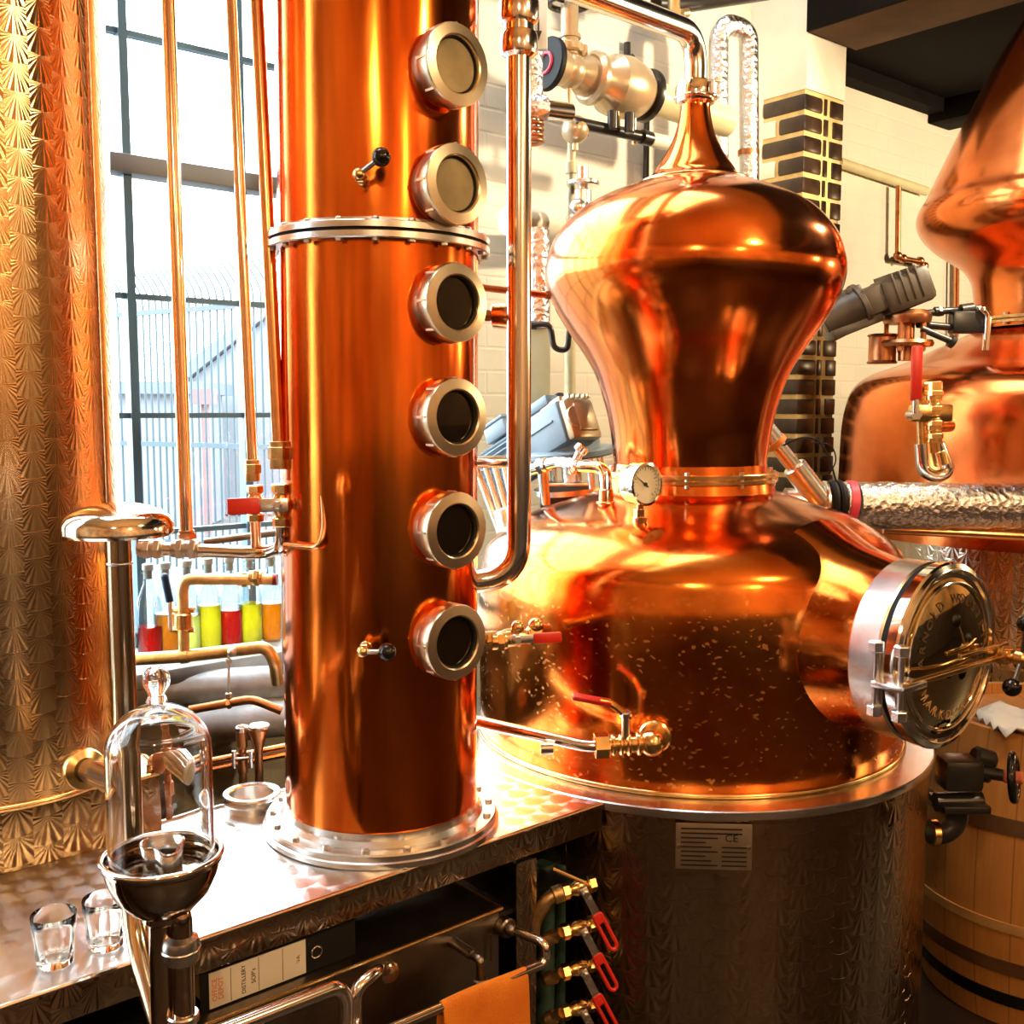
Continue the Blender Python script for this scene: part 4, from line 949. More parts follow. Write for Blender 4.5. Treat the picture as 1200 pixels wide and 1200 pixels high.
b = MB(); b.tube([at(1072, 369, YD), at(1110, 364, YD), at(1135, 363, YD + .02)], .011, .02, n=12); b.tube([at(1075, 380, YD - .02), at(1120, 384, YD), at(1150, 385, YD)], .012, .02, n=12); b.tube([at(1080, 385, YD - .05), at(1115, 400, YD - .06)], .011, n=12); b.cyl(at(1113, 399, YD - .06), at(1118, 402, YD - .06), .02, n=16); union(b, at(1100, 365, YD), Vector((1, 0, 0)), .012); b.cyl(at(1126, 364, YD), at(1140, 362, YD), .02, n=16)
b.box((0, 0, 0), (.10, .05, .07), Matrix.Translation(at(1132, 378, YD)), .006)
tag(obj('condensate_pipes', b, 'black_iron', origin=at(1072, 369, YD)), 'dark iron pipes joining the dark motor to the second still neck', 'pipes')
# far still water valve with long red lever and return bend
YB = FS.y - .69
rv = at(1092, 500, YB - .05)
t = thing('red_lever_valve', rv, 'brass valve with upright long red lever before the second still', 'valve')
b = MB(); 
for x, w in ((1076, .011), (1093, .018)): b.cyl(at(x, 450, YB - .05), at(x + 4, 530, YB - .05), w, n=20)
for y in (462, 480, 497, 512): union(b, at(1094, y, YB - .05), ZZ, .019, .035)
b.hexa(at(1094, 447, YB - .05), at(1094, 458, YB - .05), .026); b.box((0, 0, 0), (.12, .04, .05), Matrix.Translation(at(1090, 484, YB - .05)), .008); obj('valve_body', b, 'brass', t)
b = MB(); q = at(1073, 486, YB - .09); b.cyl(q + Vector((0, .05, 0)), q, .012, n=16); b.hexa(q, q - Vector((0, .012, 0)), .016); st = obj('stem', b, 'nut', t)
b = MB(); a = at(1073, 484, YB - .11); c_ = at(1075, 405, YB - .11); b.cyl(a, at(1073, 468, YB - .11), .010, n=12); le = obj('lever', b, 'steel', t)
b = MB(); q = at(1073, 470, YB - .11); b.box((0, 0, (c_ - q).length / 2), (.031, .016, (c_ - q).length), axisM(q, c_ - q, Vector((0, 1, 0))), .006); obj('grip', b, 'red', le)
b = MB(); b.tube([at(1079, 520, YB - .05), at(1081, 552, YB - .05), at(1098, 560, YB - .05), at(1112, 552, YB - .05), at(1100, 520, YB - .05)], .018, .04, n=20); obj('return_bend', b, 'chrome', t)
b = MB(); b.cyl(at(1100, 528, YB - .05), at(1104, 545, YB - .05), .022, n=20, bev=.003); b.cyl(rv, rv + Vector((.1, .12, 0)), .018, n=16); obj('union_nut', b, 'brass', t)

# ------------------------------------------------------------------ pipework on the right brick wall
b = MB(); a = onv(983, 190, VW - .03); c_ = onv(1085, 224, VW - .03); b.tube([a, c_], .022, n=14); tag(obj('wall_conduit', b, 'cream_pipe', origin=a), 'yellowish conduit sloping along the white brick wall from the pillar', 'conduit')
b = MB(); a = onv(1053, 218, VW - .05); b.tube([a, onv(1052, 302, VW - .05), onv(1080, 307, VW - .05), onv(1084, 345, VW - .05)], .013, .01, n=12)
for q in ((1052, 300), (1058, 303), (1078, 306), (1083, 312)): b.sphere(onv(*q, VW - .05), .021)
tag(obj('iron_pipe', b, 'copper_dark', origin=a), 'thin dark stepped pipe hanging from the wall conduit', 'pipe')
for x, mat, lab in ((1116, 'steel_dark', 'thin grey wire conduit down the wall behind the second still'), (1121, 'copper_pipe', 'thin copper tube down the wall behind the second still')):
    b = MB(); a = onv(x, 305, VW - .03); b.tube([a, onv(x - 1, 395, VW - .03)], .008 if mat == 'steel_dark' else .014, n=10); tag(obj('wall_tube', b, mat, origin=a), lab, 'tube')

# ------------------------------------------------------------------ steam valve station on the white wall behind the pot
YW = 3.25
dirw = UU
t = thing('steam_valve', at(690, 80, YW), 'large brassy steam valve and strainer with black end disc on the wall', 'valve')
a = at(646, 76, YW - .1); ww = (at(745, 108, YW + .1) - a).normalized()
b = MB(); b.lathe([(0, 0), (.072, 0), (.075, .004), (.075, .018), (0, .02)], axisM(a - ww * .02, ww), 40); bd = obj('end_disc', b, 'black', t)
b = MB(); b.torus(a - ww * .022, .028, .005, ww); obj('disc_ring', b, 'pink', bd)
b = MB(); b.lathe([(.05, 0), (.062, .0), (.05, .04), (.042, .06), (.046, .1), (.058, .12), (.058, .14), (.0, .14)], axisM(a, ww), 36); b.sphere(a + ww * .07, .052); obj('valve_body', b, 'enamel_tan', t)
b = MB(); p0 = a + ww * .068; b.cyl(p0, p0 + ZZ * .19, .026, n=24); b.cyl(p0 + ZZ * .05, p0 + ZZ * .075, .042, n=24, bev=.004); b.cyl(p0 + ZZ * .09, p0 + ZZ * .1, .034, n=24); b.cyl(p0 - ZZ * .03, p0 - ZZ * .13, .007, n=12); b.hexa(p0 - ZZ * .10, p0 - ZZ * .13, .014); b.cyl(p0 + ww * .055 + ZZ * .05, p0 + ww * .055 + ZZ * .085, .012, n=12); obj('bonnet', b, 'enamel_tan', t)
b = MB(); h0 = p0 + ZZ * .19; b.torus(h0, .06, .009, (0, 0, 1), 36, 10); b.cyl(h0 - ww * .055, h0 + ww * .055, .007, n=10); obj('handwheel', b, 'black_iron', t)
b = MB(); b.lathe([(0, .14), (.065, .14), (.078, .15), (.078, .165), (.052, .17), (.062, .20), (.088, .23), (.093, .28), (.08, .34), (.06, .37), (.055, .40), (0, .40)], axisM(a, ww), 40); obj('strainer', b, 'enamel_tan', t)
b = MB(); b.lathe([(.0, .37), (.078, .37), (.08, .376), (.08, .388), (.0, .392)], axisM(a, ww), 40); obj('flange', b, 'black_iron', t)
b = MB(); b.cyl(a + ww * .39, a + ww * .75, .050, n=32); b.cyl(a + ww * .55, a + ww * .56, .053, n=32); obj('run_pipe', b, 'cream_pipe', t)
b = MB(); q = a + ww * .25 - ZZ * .08; b.cyl(q + Vector((0, -.02, 0)), q - ZZ * .05 + Vector((0, -.03, 0)), .013, n=14); q = a + ww * .33 - ZZ * .07; b.cyl(q, q - ZZ * .09, .007, n=10); obj('drain_plug', b, 'brass_dull', t)
# black hose rack below
b = MB(); a = at(672, 143, YW - .05); c_ = at(760, 162, YW + .1); b.tube([a, c_], .017, n=16)
for x, y, L in ((684, 146, .0), (718, 138, .035), (738, 142, .04)): q = at(x, y + 6, YW); b.cyl(q - ZZ * .02, q + ZZ * L, .016, n=14, bev=.003)
b.cyl(at(752, 160, YW + .08), at(762, 163, YW + .1), .022, n=16)
tag(obj('condensate_manifold', b, 'black_iron', origin=a), 'black manifold bar with small taps under the steam valve', 'manifold')
b = MB(); a = at(762, 163, YW + .1); b.cyl(a, at(800, 172, YW + .2), .022, n=20); tag(obj('pale_pipe', b, 'cream', origin=a), 'short pale pipe at the right end of the black manifold', 'pipe')
# steam trap
t = thing('steam_trap', at(674, 152, YW), 'rounded steel steam trap ball hanging below the black manifold', 'steam trap')
b = MB(); b.sphere(at(674, 152, YW - .02), .042, (1, 1, 1.0)); b.cyl(at(674, 168, YW - .02), at(674, 176, YW - .02), .01, n=12); obj('trap_body', b, 'enamel_tan', t)
b = MB(); a = at(670, 165, YW); b.tube([a, at(668, 262, YW)], .013, n=14); b.cyl(at(669, 190, YW), at(669, 204, YW), .018, n=14, bev=.002); obj('downpipe', b, 'cream_pipe', t)
# foil-wrapped pipes
def foil_tube(pts, r, label, name='foil_pipe', mat='foil', seam=None):
    b = MB(); b.tube(pts, r, r * 1.6, n=24)
    o = obj(name, b, mat, origin=pts[0]); tag(o, label, 'pipe')
    return o
o = foil_tube([at(842, 240, 3.7), at(842, 42, 3.7), at(852, 28, 3.7), at(877, 36, 3.75), at(878, 230, 3.75)], .034, 'inverted U of foil-wrapped pipe right of the pot spout')
b = MB(); b.cyl(at(877, 176, 3.75), at(877, 182, 3.75), .037, n=24); obj('band', b, 'copper_dark', o)
o = foil_tube([at(622, -20, 3.0), at(622, 128, 3.0)], .034, 'upright foil-wrapped pipe behind the top of the vapour pipe')
b = MB(); b.box((0, 0, 0), (.085, .02, .13), Matrix.Translation(at(623, 30, 2.94)), .004); lb = obj('arrow_label', b, 'paper', o)
for k in (617, 624, 631):
    b = MB(); q0 = at(k, 22, 2.925); q1 = at(k, 42, 2.925); b.box((0, 0, 0), (.0045, .003, (q0 - q1).length), Matrix.Translation((q0 + q1) / 2)); b.prism([(-.009, .012), (.009, .012), (0, -.014)], .003, axisM(q1, Vector((0, -1, 0)), ZZ)); obj('arrow', b, 'ink', lb)
t = thing('pipe_union', at(630, 126, 3.0), 'silvery foil elbow and ringed coupling under the upright foil pipe', 'fitting')
b = MB(); b.cyl(at(612, 126, 2.98), at(640, 127, 3.0), .036, n=24, bev=.004); obj('sleeve', b, 'foil', t)
b = MB(); b.cyl(at(638, 128, 3.0), at(668, 132, 3.05), .025, n=20); b.cyl(at(622, 132, 3.0), at(622, 160, 3.0), .03, n=20); obj('tail', b, 'steel_pipe', t)
b = MB(); [b.torus(at(622, y, 3.0), .032, .006) for y in (146, 153, 160, 166)]; obj('ring', b, 'copper_dark', t)
# lagged pipes on the wall lower, panel and siphon
foil_tube([at(596, 258, 3.2), at(720, 275, 3.6)], .045, 'pale lagged pipe running along the wall behind the onion', 'lagged_pipe', 'cream')
foil_tube([at(630, 268, 3.2), at(631, 385, 3.2)], .036, 'upright foil pipe behind the vapour pipe, above the post', 'foil_pipe', 'foil')
b = MB(); a = at(630, 386, 3.2); b.box((0, 0, 0), (.07, .05, .36), Matrix.Translation(at(631, 450, 3.2)), .004); tag(obj('post', b, 'cream_pipe', origin=a), 'cream square post rising behind the geared motor', 'post')
b = MB(); a = at(668, 398, 3.3); b.tube([a, at(668, 470, 3.3)], .018, n=12); tag(obj('cream_tube', b, 'cream_pipe', origin=a), 'cream pipe stub behind the motor, under the siphon', 'pipe')
b = MB(); a = at(624, 381, 3.05); b.tube([a, at(645, 379, 3.05), at(649, 409, 3.05), at(665, 411, 3.05), at(668, 380, 3.05)], .0085, .04, n=12); b.cyl(a - Vector((.01, 0, 0)), a + Vector((.012, 0, 0)), .013, n=12)
tag(obj('siphon_tube', b, 'black_iron', origin=a), 'small dark U-bent siphon tube on the wall', 'siphon')
t = thing('small_steel_valve', at(683, 235, 3.2), 'small steel valve stack on the wall behind the onion top', 'valve')
b = MB(); b.cyl(at(683, 199, 3.2), at(683, 262, 3.2), .014, n=16); b.cyl(at(683, 212, 3.2), at(683, 218, 3.2), .05, n=24, bev=.004); b.cyl(at(683, 222, 3.2), at(683, 240, 3.2), .026, n=20, bev=.004); b.sphere(at(677, 243, 3.17), .026); b.cyl(at(683, 252, 3.2), at(683, 257, 3.2), .045, n=24, bev=.004); obj('valve_body', b, 'steel', t)
b = MB(); b.cyl(at(683, 196, 3.2), at(683, 208, 3.2), .017, n=16); obj('stem', b, 'steel_pipe', t)
b = MB(); a = onv(735, 50, VW - .02); b.tube([a, onv(735, 95, VW - .02)], .012, n=10); b.cyl(onv(729, 72, VW - .03), onv(741, 68, VW - .03), .014, n=10); tag(obj('wall_bracket', b, 'black_iron', origin=a), 'black upright rod fixed on the wall above the strainer', 'bracket')
b = MB(); a = onv(758, 140, VW - .02); b.tube([a, onv(757, 210, VW - .02)], .011, n=10); tag(obj('wall_rod', b, 'black_iron', origin=a), 'black upright rod on the wall below the manifold end', 'bracket')
# overhead pipes at the top edge
b = MB(); a = at(660, -12, 3.35); b.tube([a, at(790, 6, 3.6), at(900, -10, 3.9)], .03, .1, n=16); union(b, at(720, -4, 3.46), Vector((1, .2, 0)), .03, .06); tag(obj('overhead_pipe', b, 'black_iron', origin=a), 'dark overhead pipe at the top edge above the spout', 'pipe')
t = thing('overhead_valve', at(790, 20, 3.5), 'small brass and dark valve hanging under the overhead pipe', 'valve')
b = MB(); b.cyl(at(790, 0, 3.5), at(790, 30, 3.5), .02, n=16); b.hexa(at(790, 14, 3.5), at(790, 22, 3.5), .034); b.cyl(at(775, 19, 3.5), at(806, 15, 3.55), .014, n=14); obj('valve_body', b, 'brass_dull', t)
b = MB(); b.torus(at(790, 31, 3.5), .03, .006, (0, 0, 1)); obj('handwheel', b, 'black_iron', t)

# ------------------------------------------------------------------ copper risers before the window
def riser(name, x0, x1, py, Y, r, label, mat='copper_pale'):
    p = at(x1, py, Y); q = at(x0, 0, Y + .03); q = p + (q - p) * ((CEIL - p.z) / (q.z - p.z)); b = MB(); b.cyl(p, q, r, n=20); o = obj(name, b, mat, origin=p); tag(o, label, 'pipe', None)
    return o, p
o, p1 = riser('copper_riser', 197, 219, 636, 2.02, .0125, 'leftmost upright copper pipe standing before the window')
b = MB(); union(b, p1 + ZZ * .01, ZZ, .0125, .03); b.hexa(p1 - ZZ * .012, p1, .021); obj('nut', b, 'copper_dark', o)
o, p2_ = riser('copper_riser', 271, 296, 548, 1.93, .0095, 'middle upright copper pipe ending above the red-levered valve', 'copper_pale')
b = MB(); union(b, p2_ - ZZ * .005, ZZ, .0105, .04); obj('nut', b, 'brass_dull', o)
o, p3 = riser('copper_riser', 301, 327, 530, 1.90, .0115, 'upright copper pipe closest to the copper column', 'copper_pipe')
b = MB(); union(b, p3 - ZZ * .005, ZZ, .0135, .05); obj('nut', b, 'brass_dull', o)
o, p4 = riser('copper_riser', 327, 333, 790, 1.99, .004, 'thin pale tube grazing the left edge of the copper column', 'steel')
Y1 = p1.y; Y2 = p2_.y; Y3 = p3.y
ball_valve('red_valve', 'brass valve under the middle copper riser with short red lever', at(299, 590, Y2), ZZ, .065, .011, Vector((.1, -1, 0)), at(269, 592, Y2) - at(296, 590, Y2), lw=.018)
ball_valve('red_valve', 'brass valve with broad red lever, close left of the column', at(330, 592, Y3), ZZ, .075, .0125, Vector((.05, -1, .1)), at(276, 579, Y3) - at(334, 577, Y3), lw=.030)
mf = thing('water_manifold', at(250, 645, Y1), 'polished steel manifold pipe across the window below the red valves', 'pipe')
Ym = (Y1 + Y2) / 2
b = MB(); a0 = at(166, 642, Ym); a1 = at(312, 648, Ym); b.tube([a0, at(230, 645, Ym), a1, at(331, 640, Y3), at(331, 610, Y3)], .0125, .04, n=24); obj('run', b, 'chrome', mf)
b = MB(); b.tube([at(299, 608, Y2), at(300, 642, Ym)], .0095, n=16); b.tube([p1, at(221, 645, Ym)], .0125, n=16); obj('drop', b, 'copper_pipe', mf)
b = MB(); 
for x in (172, 184, 210, 226): union(b, at(x, 643, Ym), a1 - a0, .0135, .026)
b.hexa(at(162, 641, Ym), at(169, 642, Ym), .017); obj('union', b, 'nut', mf)
b = MB(); a = at(240, 635, 2.3); b.tube([a, at(326, 624, 2.3)], .008, n=12); tag(obj('iron_rod', b, 'steel_dark', origin=a), 'thin dark rod just behind the steel manifold', 'rod')
# upstand with blue-handled valve
YU = 2.36
t = thing('blue_handle_valve', at(214, 770, YU), 'brass goose-neck pipe with an upright blue-handled valve', 'valve')
b = MB(); b.tube([at(216, 768, YU), at(214, 690, YU), at(218, 679, YU), at(240, 679, YU), at(300, 679, YU + .03), at(322, 679, YU + .04)], .0125, .06, n=18); obj('goose_neck', b, 'brass_dull', t)
b = MB(); b.cyl(at(215, 718, YU), at(215, 738, YU), .02, n=20, bev=.003); b.cyl(at(200, 715, YU), at(228, 715, YU), .007, n=10); b.cyl(at(200, 738, YU), at(228, 738, YU), .007, n=10); obj('valve_body', b, 'brass', t)
b = MB(); union(b, at(286, 679, YU + .03), Vector((1, 0, 0)), .0125, .03); obj('union', b, 'brass', t)
b = MB(); union(b, at(300, 677, YU + .03), Vector((1, 0, 0)), .0135, .03); obj('union', b, 'brass', t)
b = MB(); b.cyl(at(319, 679, YU + .04), at(325, 679, YU + .04), .0135, n=16); obj('cap', b, 'red', t)
b = MB(); b.tube([at(200, 738, YU - .02), at(199, 705, YU - .03)], .005, n=10); le = obj('lever', b, 'steel', t)
b = MB(); b.tube([at(199, 705, YU - .03), at(193, 676, YU - .035)], .0085, n=12); b.sphere(at(193, 676, YU - .035), .0085); obj('grip', b, 'blue', le)
b = MB(); a = at(120, 775, YU); b.tube([a, at(216, 769, YU), at(312, 758, YU), at(322, 775, YU), at(325, 800, YU + .02)], .0145, .05, n=18); b.cyl(at(212, 769, YU), at(221, 768, YU), .0175, n=18); tag(obj('brass_run', b, 'brass_dull', origin=a), 'long dull brass pipe running below the coloured bottles', 'pipe')
t = thing('needle_valve', at(268, 765, YU - .02), 'tiny drip valve rod hanging from the dull brass pipe', 'valve')
b = MB(); b.sphere(at(272, 764, YU - .02), .011); b.cyl(at(268, 768, YU - .02), at(268, 812, YU - .02), .003, n=8); b.hexa(at(268, 812, YU - .02), at(268, 819, YU - .02), .008); b.hexa(at(268, 772, YU - .02), at(268, 777, YU - .02), .007); obj('rod', b, 'nut', t)
# lagged pipes behind counter
YL = 2.55
foil_tube([at(120, 812, YL - .05), at(345, 797, YL + .1)], .042, 'upper thick grey lagged pipe below the window', 'lagged_pipe', 'foil_dull')
foil_tube([at(225, 850, YL), at(350, 838, YL + .08)], .05, 'lower thick grey lagged pipe below the window', 'lagged_pipe', 'foil_dull')
b = MB(); a = at(222, 832, YL - .12); b.tube([a, at(295, 819, YL - .1), at(330, 833, YL - .1)], .0105, .02, n=14); b.hexa(at(266, 825, YL - .11), at(271, 824, YL - .11), .013); tag(obj('copper_tube', b, 'copper_dark', origin=a), 'bent copper tube lying between the lagged pipes', 'pipe')
for y0, y1, lab in ((893, 876, 'upper of two slim copper pipes low behind the counter'), (903, 886, 'lower of two slim copper pipes low behind the counter')):
    b = MB(); a = at(240, y0, 2.42); b.tube([a, at(345, y1 - 4, 2.5)], .008, n=12); tag(obj('slim_copper_pipe', b, 'copper_pipe', origin=a), lab, 'pipe')
# two small fittings and ring lid behind the counter
Ys = 2.2
b = MB(); a = at(285, 922, Ys); b.cyl(a, at(283, 850, Ys), .009, n=14); b.cyl(at(284, 876, Ys), at(283, 856, Ys), .012, n=16, bev=.002); b.cyl(at(285, 905, Ys), at(284, 882, Ys), .0115, n=14); t = obj('sensor_probe', b, 'copper_dark', origin=a); tag(t, 'short dark probe with white cap standing behind the counter edge', 'probe')
b = MB(); b.cyl(at(283, 858, Ys), at(283, 851, Ys), .013, n=16, bev=.002); b.tube([at(283, 853, Ys), at(291, 853, Ys), at(294, 862, Ys)], .007, .01, n=10); obj('cap', b, 'steel', t)
b = MB(); [b.cyl(at(x, 900, Ys - .01), at(x, 880, Ys - .01), .005, n=10) for x in (274, 294)]; b.cyl(at(272, 890, Ys - .01), at(296, 888, Ys - .01), .004, n=10); obj('yoke', b, 'steel', t)
b = MB(); a = at(304, 922, Ys); b.lathe([(.009, 0), (.009, .085), (.013, .1), (.020, .125), (.021, .135), (.018, .137), (0, .137)], Matrix.Translation((a.x, a.y, at(304, 914, Ys).z - .02)), 24); t = obj('funnel_cup', b, 'copper_dark', origin=a); tag(t, 'brown funnel-topped tube standing beside the probe', 'funnel')
b = MB(); b.cyl(at(304, 854, Ys), at(304, 849, Ys), .0225, n=24, bev=.002); obj('rim', b, 'steel', t)
rc = atz(295, 930, ZC + .03); t = None
b = MB(); b.lathe([(.043, -.014), (.056, -.014), (.058, -.011), (.058, .0), (.056, .004), (.045, .004), (.043, .001)], Matrix.Translation((rc.x, rc.y, rc.z)), 48, close=True); tag(obj('ring_port', b, 'steel', origin=rc), 'open white steel ring at the counter back edge', 'ring')
b = MB(); b.lathe([(.044, -.12), (.052, -.12), (.052, -.0145), (.044, -.0145)], Matrix.Translation((rc.x, rc.y, rc.z)), 36, close=True); b.box((0, 0, -.13), (.3, .1, .02), Matrix.Translation((rc.x, rc.y, rc.z)) @ Matrix.Rotation(R_(40), 4, 'Z'), .003); tag(obj('back_shelf', b, 'steel', origin=rc), 'low steel shelf and tube carrying the white ring behind the counter', 'shelf')
# valve with steel cylinder seen through the bell
Yq = 1.93
t = thing('brass_cross_valve', at(197, 925, Yq), 'brown brass upright valve with a ribbed steel knob seen through the bell jar', 'valve')
b = MB(); b.cyl(at(201, 958, Yq), at(196, 832, Yq), .0085, n=16); b.cyl(at(196, 846, Yq), at(196, 830, Yq), .011, n=16, bev=.002); b.cyl(at(197, 875, Yq), at(197, 858, Yq), .0135, n=18, bev=.003); b.cyl(at(199, 905, Yq), at(198, 880, Yq), .016, n=18, bev=.004); b.hexa(at(201, 930, Yq), at(200, 915, Yq), .013); b.sphere(at(190, 893, Yq), .022); obj('valve_body', b, 'copper_dark', t)
b = MB(); k0 = at(200, 882, Yq - .01); k1 = at(236, 904, Yq - .05); mt = axisM(k0, k1 - k0); L = (k1 - k0).length; b.lathe([(0, 0), (.014, 0), (.024, .01), (.024, L), (0, L)], mt, 24)
for i in range(10):
    a = 2 * PI * i / 10; b.tube([mt @ Vector((.024 * math.cos(a), .024 * math.sin(a), .014)), mt @ Vector((.024 * math.cos(a), .024 * math.sin(a), L - .004))], .0025, n=6)
kn = obj('knob', b, 'steel', t)
b = MB(); b.lathe([(0, L + .003), (.021, L + .002), (.0245, L - .001), (.0245, L - .004)], mt, 24); obj('knob_cap', b, 'dial', kn)
b = MB(); b.tube([at(205, 868, Yq - .01), at(218, 868, Yq - .03)], .006, n=10); obj('red_tap', b, 'red', t)
b = MB(); b.tube([at(192, 893, Yq), at(175, 893, Yq), at(172, 920, Yq), at(168, 960, Yq + .03)], .010, .03, n=12); obj('steel_tail', b, 'chrome', t)

# ------------------------------------------------------------------ bottles on the window sill
specs = [(176, 'spirit_red', 'pale-capped bottle of red spirit, the leftmost on the window sill', .42), (196, 'spirit_amber', 'bottle of amber spirit beside the leftmost red bottle', .56),
         (221, 'spirit_pale', 'bottle of pale yellow spirit hidden partly by the goose-neck pipe', .5), (246, 'spirit_yellow', 'bottle of bright yellow spirit left of the second red bottle', .6),
         (271, 'spirit_red', 'bottle of red spirit in the middle of the sill between yellow bottles', .5), (294, 'spirit_yellow', 'bottle of yellow spirit right of the middle red bottle', .55), (319, 'spirit_amber', 'rightmost bottle of amber yellow spirit, nearest the column', .52)]
for px, mat, lab, fill in specs:
    p = onv(px, 752, 1.12); p.z = .9705; Hs = .235
    rr = .0335
    t = thing('spirit_bottle', p, lab, 'bottle', 'spirit bottles on the window sill'); mt = Matrix.Translation(p)
    b = MB(); b.lathe([(0, .0), (rr - .004, 0), (rr, .005), (rr, .13), (rr - .004, .15), (.016, .185), (.0125, .195), (.0125, .218), (.015, .22), (.015, .226), (.0105, .226)], mt, 28); obj('glass', b, 'bottle', t)
    b = MB(); h = fill * .2; b.lathe([(0, .004), (rr - .005, .005), (rr - .003, .01), (rr - .003, h), (0, h)], mt, 28); obj('spirit', b, mat, t)
    b = MB(); b.cyl(p + ZZ * .205, p + ZZ * .226, .010, n=16); b.cyl(p + ZZ * .2262, p + ZZ * .243, .014, n=18, bev=.002); obj('stopper', b, 'cork', t)

# ------------------------------------------------------------------ mast with mushroom cap, spirit safe and bell jar
YS = 1.43
BC = atz(190, 1006, 1.020); BX, BY = BC.x, BC.y; MBc = Matrix.Translation((BX, BY, 0)); zr = 1.022
ma = at(144, 760, 1.435); MX, MY = ma.x, ma.y; rm = 14 * scale_at(MY)
t = thing('vent_mast', Vector((MX, MY, 0)), 'steel vent pipe topped by a mirror mushroom cap at the left', 'vent pipe')
zt = at(141, 612, MY).z; zl = at(150, 1085, MY).z
b = MB(); b.tube([Vector((MX, MY, zt)), Vector((MX, MY, zl)), Vector((BX - .004, BY + .0, zl - .1)), Vector((BX - .004, BY, zl - .2))], rm, .09, n=28); obj('pipe', b, 'mast_steel', t)
b = MB(); b.torus((MX, MY, at(143, 660, MY).z), rm, .002); obj('weld', b, 'steel', t)
zc = at(141, 612, MY).z; rc_ = 63 * scale_at(MY)
b = MB(); b.lathe([(0, .027), (rc_ * .3, .0262), (rc_ * .55, .0225), (rc_ * .78, .016), (rc_ * .93, .008), (rc_, -.002), (rc_, -.014), (rc_ * .95, -.018), (rc_ * .2, -.016), (0, -.016)], Matrix.Translation((MX, MY, zc)), 64); obj('cap', b, 'chrome', t)
b = MB(); a = at(130, 620, MY + .03); b.cyl(a, at(136, 860, MY + .03), .0035, n=10); obj('tube', b, 'steel', t)
t2 = thing('clamped_pipe', at(100, 905, MY + .1), 'short brassy pipe with clamp ring between tank and vent mast', 'pipe')
a = at(78, 898, 1.66); c_ = at(144, 922, MY)
b = MB(); b.tube([a, at(104, 902, 1.6), c_], .0185, .03, n=24); obj('pipe', b, 'steel_pipe', t2)
b = MB(); q = at(98, 901, 1.61); ferrule(b, q, c_ - a, .0195, .018, 1.7); obj('clamp', b, 'brass', t2)

t = thing('spirit_safe', Vector((BX, BY, 0)), 'dark steel spirit safe bowl on a pipe stem before the counter', 'spirit safe')
Rb = 71.5 * scale_at(BY)
b = MB(); b.lathe([(0, -.078), (.02, -.078), (Rb * .55, -.066), (Rb * .8, -.044), (Rb * .93, -.02), (Rb * .97, -.006), (Rb, -.004), (Rb, .006), (Rb * .95, .007), (Rb * .93, -.003), (Rb * .86, -.008), (Rb * .84, -.016), (Rb * .7, -.02), (0, -.02)], Matrix.Translation((BX, BY, zr)), 72); bw_ = obj('bowl', b, 'mirror_dark', t)
b = MB(); b.torus((BX, BY, zr + .003), Rb * .975, .004, n=72); obj('rim', b, 'chrome', bw_)
b = MB(); b.lathe([(0, -.0145), (Rb * .8, -.0145), (Rb * .8, -.0175), (0, -.0175)], Matrix.Translation((BX, BY, zr)), 48); obj('spirit', b, 'liquid', bw_)
# heart-lipped spring cup
b = MB(); N_ = 40; ring0 = []; ring1 = []
for i in range(N_):
    a = 2 * PI * i / N_; r = .0265; lip = max(0, math.cos(a + 1.0)) ** 10
    dent = max(0, math.cos(a + 1.75)) ** 12
    r += .012 * lip - .007 * dent
    ring0.append((r * .9 * math.cos(a), r * .9 * math.sin(a), -.018)); ring1.append((r * math.cos(a), r * math.sin(a), .022 - .004 * lip))
cc_ = Vector((BX + .002, BY - .004, zr))
b.faces(ring0 + ring1, [(i, (i + 1) % N_, N_ + (i + 1) % N_, N_ + i) for i in range(N_)], Matrix.Translation(cc_)); 
bm0 = b; sc_ = obj('spring_cup', b, 'steel', bw_)
mdf = sc_.modifiers.new('thick', 'SOLIDIFY'); mdf.thickness = .0018
b = MB(); b.tube([cc_ + Vector(p_) for p_ in ring1] + [cc_ + Vector(ring1[0])], .0017, 0, n=8); obj('cup_rim', b, 'chrome', sc_)
b = MB(); b.cyl((BX - .004, BY, 0), (BX - .004, BY, zr - .06), .0165, n=28); b.cyl((BX, BY, zr - .085), (BX, BY, zr - .07), .028, n=28, bev=.004); obj('stem', b, 'mirror_dark', t)
d1 = at(212, 1075, BY - .005); d2 = at(212, 1112, BY - .005)
b = MB(); b.tube([at(205, 1062, BY), d1, Vector((d2.x, d2.y, 0))], .0145, .03, n=24); dr_ = obj('drain_pipe', b, 'mirror_dark', t)
b = MB(); ferrule(b, d2, ZZ, .015, .02, 1.6); b.torus(d2, .0225, .003); obj('clamp', b, 'steel', dr_)
b = MB(); q = Vector((d2.x, d2.y, .80)); b.cyl(q, q + ZZ * .012, .021, n=24, bev=.002); obj('ring', b, 'steel', dr_)
t = thing('bell_jar', Vector((BX, BY, zr - .002)), 'clear glass bell jar with ball knob on the spirit safe bowl', 'bell jar')
Rj = 62 * scale_at(BY); Hj = at(190, 822, BY).z - zr
pr = [(Rj + .004, .0), (Rj + .001, .006), (Rj, .012), (Rj, Hj - Rj * .95)]
for i in range(1, 13): a = PI / 2 * i / 12; pr.append((Rj * math.cos(a) if i < 12 else .006, Hj - Rj * .95 + Rj * .95 * math.sin(a)))
inn = [(max(r - .0035, .004), z - (.0035 if i > 6 else 0)) for i, (r, z) in enumerate(pr)][::-1]
b = MB(); b.lathe([(r, z + zr - .003) for r, z in [(0.0, Hj - .0035)] + inn + pr + [(0.0, Hj)]], MBc, 96); gl = obj('dome', b, 'bell', t, ang=60)
zk = zr + Hj
